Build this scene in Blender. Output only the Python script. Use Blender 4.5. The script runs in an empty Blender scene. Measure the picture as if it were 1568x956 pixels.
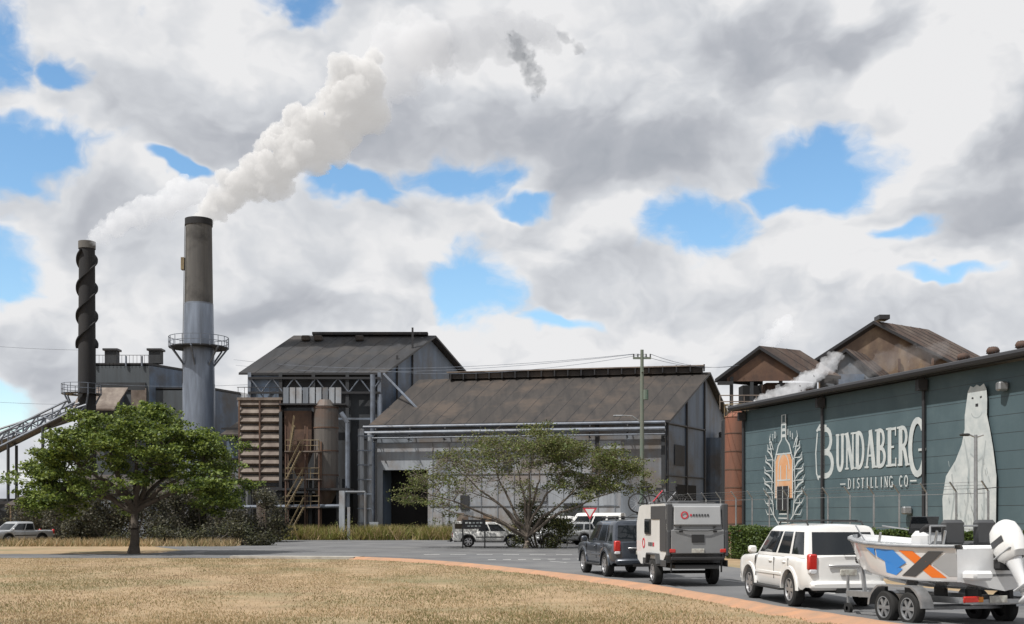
import bpy, math, random
import numpy as np
from mathutils import Vector, Matrix
random.seed(7); rng=np.random.default_rng(7)
scn=bpy.context.scene
R=math.radians
# ---------------------------------------------------------------- materials
def newmat(name):
    m=bpy.data.materials.new(name); m.use_nodes=True
    nt=m.node_tree; b=nt.nodes['Principled BSDF']
    return m,nt,b
def mat(name,c,rough=.7,metal=0,c2=None,scale=1.0,stretch=(1,1,1),bump=0,bscale=20,coat=0,detail=5,lo=.35,hi=.65,c3=None,scale3=.3):
    m,nt,b=newmat(name); L=nt.links
    b.inputs['Roughness'].default_value=rough; b.inputs['Metallic'].default_value=metal
    b.inputs['Coat Weight'].default_value=coat
    b.inputs['Base Color'].default_value=(*c,1)
    tc=nt.nodes.new('ShaderNodeTexCoord')
    if c2 is not None:
        mp=nt.nodes.new('ShaderNodeMapping'); mp.inputs['Scale'].default_value=stretch
        L.new(tc.outputs['Object'],mp.inputs['Vector'])
        n=nt.nodes.new('ShaderNodeTexNoise'); n.inputs['Scale'].default_value=scale; n.inputs['Detail'].default_value=detail
        n.inputs['Roughness'].default_value=.62
        L.new(mp.outputs[0],n.inputs['Vector'])
        r=nt.nodes.new('ShaderNodeMapRange'); r.inputs[1].default_value=lo; r.inputs[2].default_value=hi
        L.new(n.outputs['Fac'],r.inputs[0])
        mx=nt.nodes.new('ShaderNodeMix'); mx.data_type='RGBA'
        mx.inputs[6].default_value=(*c,1); mx.inputs[7].default_value=(*c2,1)
        L.new(r.outputs[0],mx.inputs[0]); out=mx.outputs[2]
        if c3 is not None:
            n3=nt.nodes.new('ShaderNodeTexNoise'); n3.inputs['Scale'].default_value=scale3; n3.inputs['Detail'].default_value=6; n3.inputs['Roughness'].default_value=.65
            L.new(tc.outputs['Object'],n3.inputs['Vector'])
            r3=nt.nodes.new('ShaderNodeMapRange'); r3.inputs[1].default_value=.48; r3.inputs[2].default_value=.66
            L.new(n3.outputs['Fac'],r3.inputs[0])
            m3=nt.nodes.new('ShaderNodeMix'); m3.data_type='RGBA'; m3.inputs[7].default_value=(*c3,1)
            L.new(out,m3.inputs[6]); L.new(r3.outputs[0],m3.inputs[0]); out=m3.outputs[2]
        L.new(out,b.inputs['Base Color'])
    if bump:
        n=nt.nodes.new('ShaderNodeTexNoise'); n.inputs['Scale'].default_value=bscale; n.inputs['Detail'].default_value=4
        L.new(tc.outputs['Object'],n.inputs['Vector'])
        bp=nt.nodes.new('ShaderNodeBump'); bp.inputs['Strength'].default_value=bump; bp.inputs['Distance'].default_value=.05
        L.new(n.outputs['Fac'],bp.inputs['Height']); L.new(bp.outputs[0],b.inputs['Normal'])
    return m
def leafmat(name,c,c2):
    m=mat(name,c,.6,c2=c2,scale=1.2,detail=2)
    nt=m.node_tree; b=nt.nodes['Principled BSDF']
    out=nt.nodes['Material Output']
    tr=nt.nodes.new('ShaderNodeBsdfTranslucent'); ms=nt.nodes.new('ShaderNodeMixShader'); ms.inputs[0].default_value=.35
    src=b.inputs['Base Color'].links[0].from_socket
    nt.links.new(src,tr.inputs['Color'])
    nt.links.new(b.outputs[0],ms.inputs[1]); nt.links.new(tr.outputs[0],ms.inputs[2]); nt.links.new(ms.outputs[0],out.inputs['Surface'])
    return m
M={}
M['grass']=mat('dry_grass_ground',(.36,.26,.155),.95,c2=(.25,.175,.10),scale=.8,bump=.6,bscale=9,c3=(.19,.165,.085),scale3=.17,detail=9)
M['asphalt']=mat('asphalt',(.115,.118,.125),.9,c2=(.16,.16,.16),scale=.3,bump=.3,bscale=40,detail=10,c3=(.09,.09,.095),scale3=.22)
M['conc']=mat('pale_concrete',(.40,.38,.34),.9,c2=(.28,.26,.23),scale=2)
M['kerb']=mat('clay_stained_kerb',(.42,.23,.135),.95,c2=(.32,.20,.13),scale=1.6,bump=.5,bscale=12)
M['white']=mat('road_marking_white',(.6,.6,.58),.8,c2=(.35,.35,.34),scale=4)
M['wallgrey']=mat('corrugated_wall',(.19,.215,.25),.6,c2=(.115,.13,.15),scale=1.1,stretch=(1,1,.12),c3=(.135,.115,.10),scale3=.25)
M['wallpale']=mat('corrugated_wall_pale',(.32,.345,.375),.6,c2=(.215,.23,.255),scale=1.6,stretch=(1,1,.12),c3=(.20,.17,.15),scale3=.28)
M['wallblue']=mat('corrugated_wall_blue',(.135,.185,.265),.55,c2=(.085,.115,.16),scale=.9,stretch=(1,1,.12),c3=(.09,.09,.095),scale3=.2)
M['millgrey']=mat('mill_cladding_grey',(.075,.09,.105),.7,c2=(.05,.058,.066),scale=.9,stretch=(1,1,.12))
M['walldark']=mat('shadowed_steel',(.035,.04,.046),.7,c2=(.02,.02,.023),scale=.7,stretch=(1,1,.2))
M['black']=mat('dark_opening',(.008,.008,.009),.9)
M['roof']=mat('old_iron_roof',(.050,.043,.039),.9,c2=(.030,.027,.026),scale=.9,stretch=(1.6,.25,.4),c3=(.075,.058,.047),scale3=.25)
M['roofdk']=mat('dark_iron_roof',(.032,.034,.039),.85,c2=(.019,.019,.021),scale=.8,stretch=(1.6,.3,.3),c3=(.048,.043,.04),scale3=.2)
M['roofrust']=mat('rusty_iron_roof',(.075,.047,.036),.9,c2=(.042,.031,.027),scale=.9,stretch=(1.4,.4,.5),c3=(.11,.085,.07),scale3=.35)
M['trim']=mat('dark_fascia',(.022,.022,.025),.5)
M['steelpipe']=mat('painted_pipe',(.17,.20,.25),.45,c2=(.10,.11,.13),scale=1)
M['tan']=mat('tan_cladding',(.29,.215,.14),.8,c2=(.13,.085,.06),scale=.55,stretch=(1,1,.25),c3=(.09,.062,.05),scale3=.22)
M['rust']=mat('rusty_steel',(.10,.055,.038),.8,c2=(.06,.038,.03),scale=.9,stretch=(1,1,.3),c3=(.14,.08,.05),scale3=.4)
M['rustsilo']=mat('rusty_tank',(.22,.085,.05),.75,c2=(.13,.065,.045),scale=.8,stretch=(1,1,.15))
M['greysilo']=mat('weathered_tank',(.125,.11,.10),.6,c2=(.075,.068,.062),scale=.9,stretch=(1,1,.15),c3=(.11,.065,.045),scale3=.3)
M['stack']=mat('stack_steel',(.24,.28,.35),.36,metal=.35,c2=(.13,.15,.185),scale=1.2,stretch=(1,1,.12))
M['stacksoot']=mat('stack_soot',(.075,.072,.070),.75,c2=(.125,.12,.11),scale=1.0,stretch=(1,1,.1),c3=(.035,.033,.032),scale3=.3)
M['stackdk']=mat('stack_dark',(.010,.011,.014),.85,c2=(.022,.021,.022),scale=1.0,stretch=(1,1,.2))
M['yellow']=mat('faded_yellow',(.24,.19,.10),.7,c2=(.14,.10,.06),scale=2)
M['slat']=mat('louvre_slat',(.21,.175,.145),.7,c2=(.13,.10,.085),scale=1.2,stretch=(1,1,.5),c3=(.09,.065,.05),scale3=.6)
M['teal']=mat('teal_painted_wall',(.066,.104,.120),.75,c2=(.056,.090,.104),scale=.6,stretch=(1,1,.3),c3=(.078,.118,.132),scale3=.3)
M['mural']=mat('mural_white',(.49,.52,.52),.75,c2=(.38,.42,.43),scale=1.6)
M['muralgrey']=mat('mural_grey',(.28,.32,.33),.75,c2=(.34,.37,.38),scale=1)
M['muralor']=mat('mural_amber',(.56,.27,.12),.75,c2=(.56,.38,.26),scale=.5)
M['bark']=mat('bark',(.06,.048,.04),.9,c2=(.10,.085,.07),scale=3,bump=.5)
M['barkpale']=mat('pale_bark',(.17,.14,.115),.9,c2=(.10,.085,.07),scale=3,bump=.5)
M['leafA']=leafmat('leaf_bright',(.15,.205,.032),(.19,.235,.045)); M['leafB']=leafmat('leaf_mid',(.075,.12,.02),(.105,.15,.03)); M['leafC']=leafmat('leaf_dark',(.022,.042,.013),(.035,.06,.018))
M['olA']=leafmat('leaf_olive',(.16,.16,.05),(.125,.145,.038)); M['olB']=leafmat('leaf_olive_dark',(.075,.085,.03),(.10,.09,.038))
M['brA']=leafmat('scrub_brown',(.10,.085,.055),(.075,.075,.045)); M['brB']=leafmat('scrub_dark',(.035,.04,.026),(.05,.048,.032))
M['hedgeA']=leafmat('hedge_leaf',(.05,.085,.015),(.08,.12,.025))
M['reed']=leafmat('tall_grass_green',(.17,.19,.04),(.25,.21,.07))
M['straw']=leafmat('straw',(.46,.35,.20),(.36,.26,.14)); M['straw2']=leafmat('straw_dull',(.24,.20,.10),(.19,.175,.07)); M['straw3']=leafmat('straw_brown',(.25,.165,.09),(.18,.12,.07))
M['pwhite']=mat('white_paint',(.72,.72,.71),.35,coat=.6,c2=(.66,.66,.645),scale=1.5)
M['pdark']=mat('charcoal_blue_paint',(.055,.065,.085),.3,metal=.3,coat=.8,c2=(.045,.055,.07),scale=1.5)
M['psilver']=mat('silver_paint',(.42,.43,.44),.35,metal=.4,coat=.5,c2=(.36,.37,.38),scale=1.5)
M['glass']=mat('tinted_glass',(.012,.015,.018),.06); M['rubber']=mat('tyre_rubber',(.014,.014,.014),.85)
M['alloy']=mat('alloy_rim',(.45,.45,.46),.3,metal=.7); M['plastic']=mat('black_plastic',(.02,.02,.021),.55)
M['red']=mat('tail_lamp_red',(.45,.02,.015),.2,coat=.5); M['amber']=mat('amber_lens',(.6,.2,.02),.25); M['lens']=mat('clear_lens',(.6,.62,.65),.1,coat=1)
M['plate']=mat('number_plate',(.5,.5,.45),.5,c2=(.3,.28,.25),scale=12)
M['cgrey']=mat('caravan_grey',(.34,.35,.36),.45,c2=(.30,.31,.32),scale=1); M['cmid']=mat('caravan_mid_grey',(.20,.205,.21),.45,c2=(.17,.175,.18),scale=1); M['cdark']=mat('caravan_dark',(.05,.052,.056),.5)
M['redlogo']=mat('logo_red',(.5,.03,.05),.5); M['hull']=mat('gelcoat_white',(.68,.69,.70),.25,coat=.7,c2=(.6,.61,.62),scale=1)
M['blue']=mat('graphic_blue',(.03,.22,.62),.4); M['orange']=mat('graphic_orange',(.75,.17,.02),.4); M['galv']=mat('galvanised',(.38,.39,.40),.4,metal=.7,c2=(.28,.29,.3),scale=5)
M['greenpole']=mat('weathered_green_pole',(.10,.15,.12),.8,c2=(.16,.16,.13),scale=2,stretch=(1,1,.2))
# ---------------------------------------------------------------- mesh builder
class MB:
    def __init__(s): s.v=[];s.f=[];s.m=[];s.mats=[]
    def mi(s,k):
        m=M[k] if isinstance(k,str) else k
        if m not in s.mats: s.mats.append(m)
        return s.mats.index(m)
    def add(s,vs,fs,k):
        o=len(s.v); i=s.mi(k)
        s.v+= [tuple(v) for v in vs]
        for f in fs: s.f.append(tuple(o+a for a in f)); s.m.append(i)
    def box(s,c,d,k,rot=None):
        vs=[Vector((x*d[0]/2,y*d[1]/2,z*d[2]/2)) for x in(-1,1) for y in(-1,1) for z in(-1,1)]
        if rot is not None: vs=[rot@v for v in vs]
        vs=[v+Vector(c) for v in vs]
        s.add(vs,[(0,1,3,2),(4,6,7,5),(0,4,5,1),(2,3,7,6),(0,2,6,4),(1,5,7,3)],k)
    def bb(s,c,d,k,b=.03,rot=None):   # chamfered box (all 12 edges)
        hx,hy,hz=[q/2 for q in d]; b=min(b,hx*.9,hy*.9,hz*.9)
        import itertools
        vs=[];idx={}
        for sx,sy,sz in itertools.product((-1,1),repeat=3):
            for ax in range(3):
                p=[sx*(hx-b),sy*(hy-b),sz*(hz-b)]; h=(hx,hy,hz); sg=(sx,sy,sz); p[ax]=sg[ax]*h[ax]
                idx[(sx,sy,sz,ax)]=len(vs); vs.append(Vector(p))
        fs=[]
        for ax in range(3):
            o=[a for a in range(3) if a!=ax]
            for sg in(-1,1):
                q=[]
                for a,bq in((-1,-1),(1,-1),(1,1),(-1,1)):
                    t=[0,0,0];t[ax]=sg;t[o[0]]=a;t[o[1]]=bq;q.append(idx[(*t,ax)])
                fs.append(q)
        for ax in range(3):
            o=[a for a in range(3) if a!=ax]
            for a in(-1,1):
                for c2 in(-1,1):
                    q=[]
                    for e,w in((-1,o[0]),(1,o[0]),(1,o[1]),(-1,o[1])):
                        t=[0,0,0];t[ax]=e;t[o[0]]=a;t[o[1]]=c2;q.append(idx[(*t,w)])
                    fs.append(q)
        for sx,sy,sz in itertools.product((-1,1),repeat=3): fs.append([idx[(sx,sy,sz,a)] for a in range(3)])
        if rot is not None: vs=[rot@v for v in vs]
        s.add([v+Vector(c) for v in vs],fs,k)
    def cyl(s,p0,p1,r0,k,r1=None,n=12,caps=True):
        p0=Vector(p0);p1=Vector(p1); r1=r0 if r1 is None else r1
        d=(p1-p0)
        if d.length<1e-6: return
        d.normalize(); a=d.orthogonal().normalized(); b=d.cross(a)
        vs=[]
        for p,r in((p0,r0),(p1,r1)):
            for i in range(n):
                t=2*math.pi*i/n; vs.append(p+(a*math.cos(t)+b*math.sin(t))*r)
        fs=[(i,(i+1)%n,n+(i+1)%n,n+i) for i in range(n)]
        if caps: fs+=[tuple(range(n))[::-1],tuple(range(n,2*n))]
        s.add(vs,fs,k)
    def tube(s,pts,r,k,n=6):
        for i in range(len(pts)-1): s.cyl(pts[i],pts[i+1],r,k,n=n)
    def lathe(s,c,ax,prof,k,n=24):
        c=Vector(c);d=Vector(ax).normalized();a=d.orthogonal().normalized();b=d.cross(a);vs=[]
        for h,r in prof:
            for i in range(n):
                t=2*math.pi*i/n; vs.append(c+d*h+(a*math.cos(t)+b*math.sin(t))*max(r,1e-4))
        fs=[]
        for j in range(len(prof)-1):
            for i in range(n): fs.append((j*n+i,j*n+(i+1)%n,(j+1)*n+(i+1)%n,(j+1)*n+i))
        s.add(vs,fs,k)
    def slab(s,p,t,k,k2=None):
        top=[Vector(q) for q in p]; bot=[q-Vector((0,0,t)) for q in top]; n=len(p)
        s.add(top,[tuple(range(n))],k)
        s.add(top+bot,[tuple(range(n,2*n))[::-1]]+[(i,n+i,n+(i+1)%n,(i+1)%n) for i in range(n)],k2 or k)
    def grid(s,rows,k,flip=False):
        h=len(rows);w=len(rows[0]);vs=[v for r in rows for v in r]
        fs=[(j*w+i,j*w+i+1,(j+1)*w+i+1,(j+1)*w+i) for j in range(h-1) for i in range(w-1)]
        s.add(vs,fs,k)
    def obj(s,name,loc=(0,0,0),rz=0,parent=None,smooth=None,rx=0,scale=1,rec=False):
        me=bpy.data.meshes.new(name); me.from_pydata(s.v,[],s.f); 
        for m in s.mats: me.materials.append(m)
        me.polygons.foreach_set('material_index',s.m)
        if smooth:
            me.polygons.foreach_set('use_smooth',[True]*len(me.polygons))
        me.update()
        if rec:
            import bmesh
            bm=bmesh.new();bm.from_mesh(me);bmesh.ops.remove_doubles(bm,verts=bm.verts,dist=.0005);bmesh.ops.recalc_face_normals(bm,faces=bm.faces);bm.to_mesh(me);bm.free()
        if smooth: me.set_sharp_from_angle(angle=R(smooth))
        o=bpy.data.objects.new(name,me); scn.collection.objects.link(o)
        o.location=loc;o.rotation_euler=(rx,0,rz);o.scale=(scale,)*3
        if parent: o.parent=parent
        return o
def empty(name,loc=(0,0,0),rz=0):
    e=bpy.data.objects.new(name,None); scn.collection.objects.link(e); e.location=loc; e.rotation_euler=(0,0,rz); return e
def gz(y): return max(0,.03*(27-y))
# ---------------------------------------------------------------- ground
mb=MB()
ys=[-1500,-100,0,10,20,27,35,50,80,120,300,3000]
xs=[-3000,-300,-100,-50,-20,0,20,50,100,300,3000]
mb.grid([[(x,y,gz(max(y,-100))) for x in xs] for y in ys],'grass'); mb.obj('ground')
def strip(name,rows,k,dz):
    b=MB(); vs=[];
    for y,l,r in rows: vs+=[(l,y,gz(y)+dz),(r,y,gz(y)+dz)]
    b.add(vs,[(2*i,2*i+1,2*i+3,2*i+2) for i in range(len(rows)-1)],k); return b.obj(name)
kerbL=[(0,9.5),(10,8.0),(20,6.9),(24,6.55),(27,6.2),(31,5.4),(36,4.2),(42,2.2),(48,-.2),(53,-2.4),(57,-4.9),(59.5,-7.2),(60.6,-10),(61,-13)]
def rR(y): return float(np.interp(y,[0,27,36,48,56,61,67,105],[18,14.6,12.6,9.8,8.6,8.2,9.5,12]))
rows=[(y,x,rR(y)) for y,x in kerbL]+[(61.05,-400,8.2),(67.5,-400,9.5),(67.55,-21,9.5),(75,-21,10),(85,-26,10.7),(100,-31,11.6),(109,-33,12)]
strip('road',rows,'asphalt',.004)
mk=MB()
for y0 in np.arange(22,58,5.5):
    a=float(np.interp(y0,[k[0] for k in kerbL],[k[1] for k in kerbL])); c0=(a+rR(y0))/2; a=float(np.interp(y0+2,[k[0] for k in kerbL],[k[1] for k in kerbL])); c1=(a+rR(y0+2))/2
    for (ya,yb) in ([(y0,y0+2)] if not (y0<27<y0+2) else [(y0,27),(27,y0+2)]):
        fa=(ya-y0)/2;fb=(yb-y0)/2;xa=c0+(c1-c0)*fa;xb=c0+(c1-c0)*fb
        mk.add([(xa-.06,ya,gz(ya)+.009),(xa+.06,ya,gz(ya)+.009),(xb+.06,yb,gz(yb)+.009),(xb-.06,yb,gz(yb)+.009)],[(0,1,2,3)],'white')
for i in range(7):
    x=-5+i*1.5; mk.add([(x,66.5,.009),(x+.9,66.3,.009),(x+.9,66.7,.009),(x,66.9,.009)],[(0,1,2,3)],'white')
for i in range(9):
    x=-1.2+i*.75; y=58.5+i*.15
    mk.add([(x,y,.009),(x+.4,y+.06,.009),(x+.4,y+.5,.009),(x,y+.44,.009)],[(0,1,2,3)],'white')
mk.obj('road_marking')
kb=MB(); pts=[Vector((x,y,gz(y))) for y,x in kerbL if y>=10]
fine=[]
for i in range(len(pts)-1):
    for t in np.linspace(0,1,9)[:-1]: 
        p=pts[i].lerp(pts[i+1],t); p.x+=random.uniform(-.04,.04); fine.append(p)
fine.append(pts[-1])
rowsL=[];
for i,p in enumerate(fine):
    t=(fine[min(i+1,len(fine)-1)]-fine[max(i-1,0)]); n=Vector((-t.y,t.x,0)).normalized()
    w=.6+random.uniform(-.22,.22)
    rowsL.append([p+n*(-.06)+Vector((0,0,.01)),p+Vector((0,0,.12)),p+n*.2+Vector((0,0,.125)),p+n*w+Vector((0,0,.03)),p+n*(w+.15)+Vector((0,0,-.04))])
kb.grid(rowsL,'kerb'); kb.obj('kerb')
kc=MB(); kc.slab([(-14.5,60.4,.13),(-8,59.3,.13),(-7.6,60.5,.13),(-14.5,61.3,.13)],.13,'conc'); kc.obj('concrete_footpath')
# ---------------------------------------------------------------- quick leaf mesh
def quads(name,C,size,mats,parent=None,up=.3,seed=1,aspect=.6,loc=None):
    r=np.random.default_rng(seed); n=len(C); C=np.asarray(C,dtype=float)
    nrm=r.normal(size=(n,3)); nrm[:,2]+=up*2*np.sign(nrm[:,2]+.3); nrm/=np.linalg.norm(nrm,axis=1)[:,None]
    t=r.normal(size=(n,3)); t-= (t*nrm).sum(1)[:,None]*nrm; t/=np.linalg.norm(t,axis=1)[:,None]
    b=np.cross(nrm,t); s=(size*r.uniform(.6,1.4,n))[:,None]
    t=t*s*.5; b=b*s*.5*aspect
    V=np.stack([C-t,C+b,C+t,C-b],1).reshape(-1,3)
    me=bpy.data.meshes.new(name); me.vertices.add(4*n); me.vertices.foreach_set('co',V.ravel())
    me.loops.add(4*n); me.loops.foreach_set('vertex_index',np.arange(4*n)); me.polygons.add(n)
    me.polygons.foreach_set('loop_start',np.arange(0,4*n,4)); me.polygons.foreach_set('loop_total',np.full(n,4))
    for m in mats: me.materials.append(M[m[0]])
    p=np.array([m[1] for m in mats],float);p/=p.sum()
    me.polygons.foreach_set('material_index',r.choice(len(mats),size=n,p=p).astype(np.int32))
    me.update(); me.validate()
    o=bpy.data.objects.new(name,me); scn.collection.objects.link(o)
    if parent: o.parent=parent
    return o
def bez(a,b,c,n):
    return [ (a*(1-t)**2+b*2*t*(1-t)+c*t*t) for t in np.linspace(0,1,n)]
def tree(name,base,limbs,clumps,trunk_r,bark,leafset,leafsize,nleaf,clump_r,trunk_h,seed,twigs=0,leaf_fn=None):
    rr=random.Random(seed); r=np.random.default_rng(seed)
    e=empty(name,base); tb=MB()
    top=Vector((rr.uniform(-.2,.2),0,trunk_h))
    prev=Vector((0,0,-.1)); N=5
    nodes=[]
    for i in range(1,N+1):
        q=top*(i/N)+Vector((rr.uniform(-.08,.08),rr.uniform(-.08,.08),0))
        tb.cyl(prev,q,trunk_r*(1.35 if i==1 else 1.05-.08*i),bark,r1=trunk_r*(1-.08*i),n=10); prev=q
    top=prev
    for (x,y,z) in limbs:
        end=Vector((x,y,z)); mid=top.lerp(end,.5)+Vector((rr.uniform(-.6,.6)-x*.1,rr.uniform(-.4,.4),z*.06+rr.uniform(-.4,.6)))
        P=bez(np.array(top),np.array(mid),np.array(end),8)
        P=[P[0]]+[p+np.array([rr.uniform(-.12,.12) for _ in range(3)]) for p in P[1:]]
        for i in range(7):
            tb.cyl(P[i],P[i+1],trunk_r*.62*(1-i/8.5),bark,r1=trunk_r*.62*(1-(i+1)/8.5),n=7,caps=False)
            nodes.append((Vector(P[i+1]),trunk_r*.55*(1-(i+1)/8.5)))
    C=[];
    for c in clumps:
        c=Vector(c); best=min(nodes,key=lambda q:(q[0]-c).length+ (0 if q[0].z<c.z+.2 else 1.5))
        a=best[0]; mid=a.lerp(c,.55)+Vector((rr.uniform(-.4,.4),rr.uniform(-.4,.4),rr.uniform(-.15,.35)))
        P=bez(np.array(a),np.array(mid),np.array(c),5); rad=min(best[1]*.6,.07)
        for i in range(4): tb.cyl(P[i],P[i+1],rad*(1-i/5),bark,r1=rad*(1-(i+1)/5),n=5,caps=False)
        for k in range(twigs):
            s0=Vector(P[rr.choice([2,3,4])]); d=Vector((rr.uniform(-1,1),rr.uniform(-1,1),rr.uniform(-.35,.6))); d=d*rr.uniform(.4,1.3)
            m0=s0+d*.5+Vector((rr.uniform(-.15,.15),rr.uniform(-.15,.15),rr.uniform(-.1,.15)))
            tb.cyl(s0,m0,.022,bark,r1=.016,n=4,caps=False); tb.cyl(m0,s0+d,.016,bark,r1=.008,n=4,caps=False)
        k=leaf_fn(c) if leaf_fn else 1
        n=int(nleaf*k*rr.uniform(.6,1.3))
        if n>0:
            sub=r.normal(size=(6,3))*np.array([clump_r,clump_r,clump_r*.45])*.7
            w=r.integers(0,6,n)
            pts=np.array(c)+sub[w]+r.normal(size=(n,3))*np.array([clump_r,clump_r,clump_r*.4])*.36
            C.append(pts)
    tb.obj('trunk_and_branches',parent=e,smooth=60)
    if C: quads('crown_foliage',np.concatenate(C),leafsize,leafset,parent=e,seed=seed)
    return e
rr=random.Random(3)
limbs=[(-4.2,-1,5.0),(-2.8,1.5,6.0),(-1,-1.5,6.2),(.8,1.2,6.6),(2.2,-1.4,6.2),(4.0,.8,5.2),(0,0,6.4),(-2,-2.6,4.8),(2.4,2.4,5.2),(4.8,-.6,4.0),(-5,.6,3.9)]
cl=[]
for i in range(165):
    a=rr.uniform(0,2*math.pi); q=math.sqrt(rr.uniform(0,1)); x=math.cos(a)*q*6.1;y=math.sin(a)*q*4.6
    top=8.7-.08*x*x-.1*y*y+(.35*math.sin(x*1.7)+.3*math.sin(y*2.1+x)+.25*math.sin(x*3.9)); 
    if x<-3: top-= .55
    low=rr.uniform(0,2.9) if rr.random()<.45 else 0
    cl.append((x*.98,y,max(3.0,top-abs(rr.gauss(0,.6))-low-.35)))
for i in range(24):
    sg=rr.choice([-1,1]); x=sg*rr.uniform(3.6,6.0); cl.append((x,rr.uniform(-2.5,2.5),rr.uniform(2.3,4.2)))
tree('poinciana_tree',(-21.9,68,0),limbs,cl,.31,'bark',[('leafA',.5),('leafB',.34),('leafC',.16)],.19,350,.62,2.4,5)
limbs=[(-7.3,0,4.0),(-4.9,-1,5.4),(-2.4,1,6.2),(-.8,-1,5.6),(1.2,1,5.8),(3,-1,5.6),(5,.6,5.0),(6.9,-.6,4.2),(-5.8,1.2,2.7),(2.6,1.6,3.2),(-3.6,-1.6,3.8),(.4,0,6.4)]
cl=[]
for i in range(200):
    a=rr.uniform(0,2*math.pi); q=math.sqrt(rr.uniform(0.02,1)); x=math.cos(a)*q*8.8;y=math.sin(a)*q*4.2
    top=7.9-.045*x*x-.08*y*y+.3*math.sin(x*1.3)
    cl.append((x,y,max(1.6,top-abs(rr.gauss(0,.8))-(rr.uniform(0,2.6) if rr.random()<.45 else 0))))
def lf(c):
    if c.x>.3: return 1.3
    if c.x<-5.4 and c.z<4.6: return 1.0
    if c.z>6: return .5
    return .2
tree('sparse_street_tree',(1.0,79.5,0),limbs,cl,.2,'barkpale',[('olA',.55),('olB',.25),('leafB',.2)],.15,240,.75,.8,9,twigs=6,leaf_fn=lf)
def shrub(name,x,y,w,d,h,n,mats,size,seed,z0=0):
    r=np.random.default_rng(seed); e=empty(name,(x,y,z0)); k=max(8,int(w*d*h*.5))
    cc=np.stack([r.uniform(-w/2,w/2,k),r.uniform(-d/2,d/2,k),np.zeros(k)],1); cc[:,2]=r.uniform(.15,1,k)*h*(1-.45*(2*np.abs(cc[:,0])/w)**2)*(.75+.25*np.sin(cc[:,0]*1.7+seed))
    idx=r.integers(0,k,n); P=cc[idx]+r.normal(size=(n,3))*np.array([.38,.38,.33])*min(1,h/2); P[:,2]=np.abs(P[:,2])
    quads('foliage',P,size,mats,parent=e,seed=seed)
    tb=MB()
    for i in range(0,k,max(1,k//25)): tb.cyl((cc[i][0]*.5,cc[i][1]*.5,0),cc[i],.06,'bark',r1=.02,n=5)
    tb.obj('stems',parent=e); return e
brn=[('brA',.5),('brB',.38),('olB',.12)]
shrub('scrub_tree',-30.5,92,7.5,4,5.6,15000,brn,.2,11)
shrub('scrub_tree',-25.0,96,6.5,4,6.9,15000,brn,.2,12)
shrub('scrub_tree',-36.5,96,7.5,4,4.9,12000,brn,.2,13)
shrub('scrub_tree',-21.0,99,4,3,4.2,6000,brn,.2,14)
shrub('bush',-24,88,12,2.5,1.7,9000,[('brB',.6),('olB',.4)],.16,15)
shrub('bush',-13,110.5,9,2,1.9,6000,[('olA',.6),('olB',.4)],.16,25)
shrub('bush',2.3,80.5,3.6,2,3.8,7500,[('olB',.5),('leafC',.2),('olA',.3)],.14,16)
shrub('purple_bush',-41.5,86,4,3,4.2,5000,[('brA',.8),('brB',.2)],.16,17)
def blades(name,P,h,w,mats,seed):
    r=np.random.default_rng(seed); n=len(P); P=np.asarray(P); hh=h*r.uniform(.5,1.4,n); a=r.uniform(0,math.pi*2,n)
    dx=np.stack([np.cos(a),np.sin(a),np.zeros(n)],1)*(w*r.uniform(.6,1.3,n))[:,None]*.5
    lean=np.stack([r.normal(0,.45,n)*hh,r.normal(0,.45,n)*hh,hh],1)
    V=np.stack([P-dx,P+dx,P+lean],1).reshape(-1,3)
    me=bpy.data.meshes.new(name); me.vertices.add(3*n); me.vertices.foreach_set('co',V.ravel()); me.loops.add(3*n); me.loops.foreach_set('vertex_index',np.arange(3*n)); me.polygons.add(n)
    me.polygons.foreach_set('loop_start',np.arange(0,3*n,3)); me.polygons.foreach_set('loop_total',np.full(n,3))
    for m in mats: me.materials.append(M[m[0]])
    p=np.array([m[1] for m in mats],float);p/=p.sum(); me.polygons.foreach_set('material_index',r.choice(len(mats),size=n,p=p).astype(np.int32))
    me.update(); me.validate(); o=bpy.data.objects.new(name,me); scn.collection.objects.link(o); return o
n=18000; X=rng.uniform(-22,1,n); Y=rng.uniform(106,112,n); 
k=(np.sin(X*.9)+np.sin(X*2.3+1)+rng.normal(0,.8,n))>-.6
blades('tall_grass',np.stack([X[k],Y[k],np.zeros(k.sum())],1),1.1,.12,[('reed',.8),('straw',.2)],4)
n=5000; X=rng.uniform(-42,-20,n); Y=rng.uniform(84,90,n)
blades('tall_grass',np.stack([X,Y,np.zeros(n)],1),.5,.1,[('straw',.7),('straw2',.3)],6)
n=160000; Y=20+ 41*rng.uniform(0,1,n)**1.5
kx=np.interp(Y,[k[0] for k in kerbL],[k[1] for k in kerbL])-.6
X=-.46*Y+(kx+.46*Y)*rng.uniform(0,1,n)
dens=np.sin(X*.7+Y*.31)*.7+np.sin(Y*.35-X*.9+1)*.7+np.sin(X*2.1+.5*Y)*np.sin(X*.33-Y*.2)+rng.normal(0,1.3,n)
k=dens>-.5; Z=np.maximum(0,.03*(27-Y))-.005
P=np.stack([X,Y,Z],1)[k]; g=(np.sin(P[:,0]*.45+2)+np.sin(P[:,1]*.6-P[:,0]*.3)+rng.normal(0,.8,len(P)))>.9
br_=(~g)&((np.sin(P[:,0]*.28-1)+np.sin(P[:,1]*.33+P[:,0]*.5)+.5*np.sin(P[:,0]*1.9)+rng.normal(0,.7,len(P)))>.6)
blades('dry_grass',P[(~g)&(~br_)],.05,.022,[('straw',.7),('straw2',.3)],5)
blades('dry_grass',P[br_],.045,.024,[('straw3',.6),('straw',.25),('straw2',.15)],15)
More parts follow.
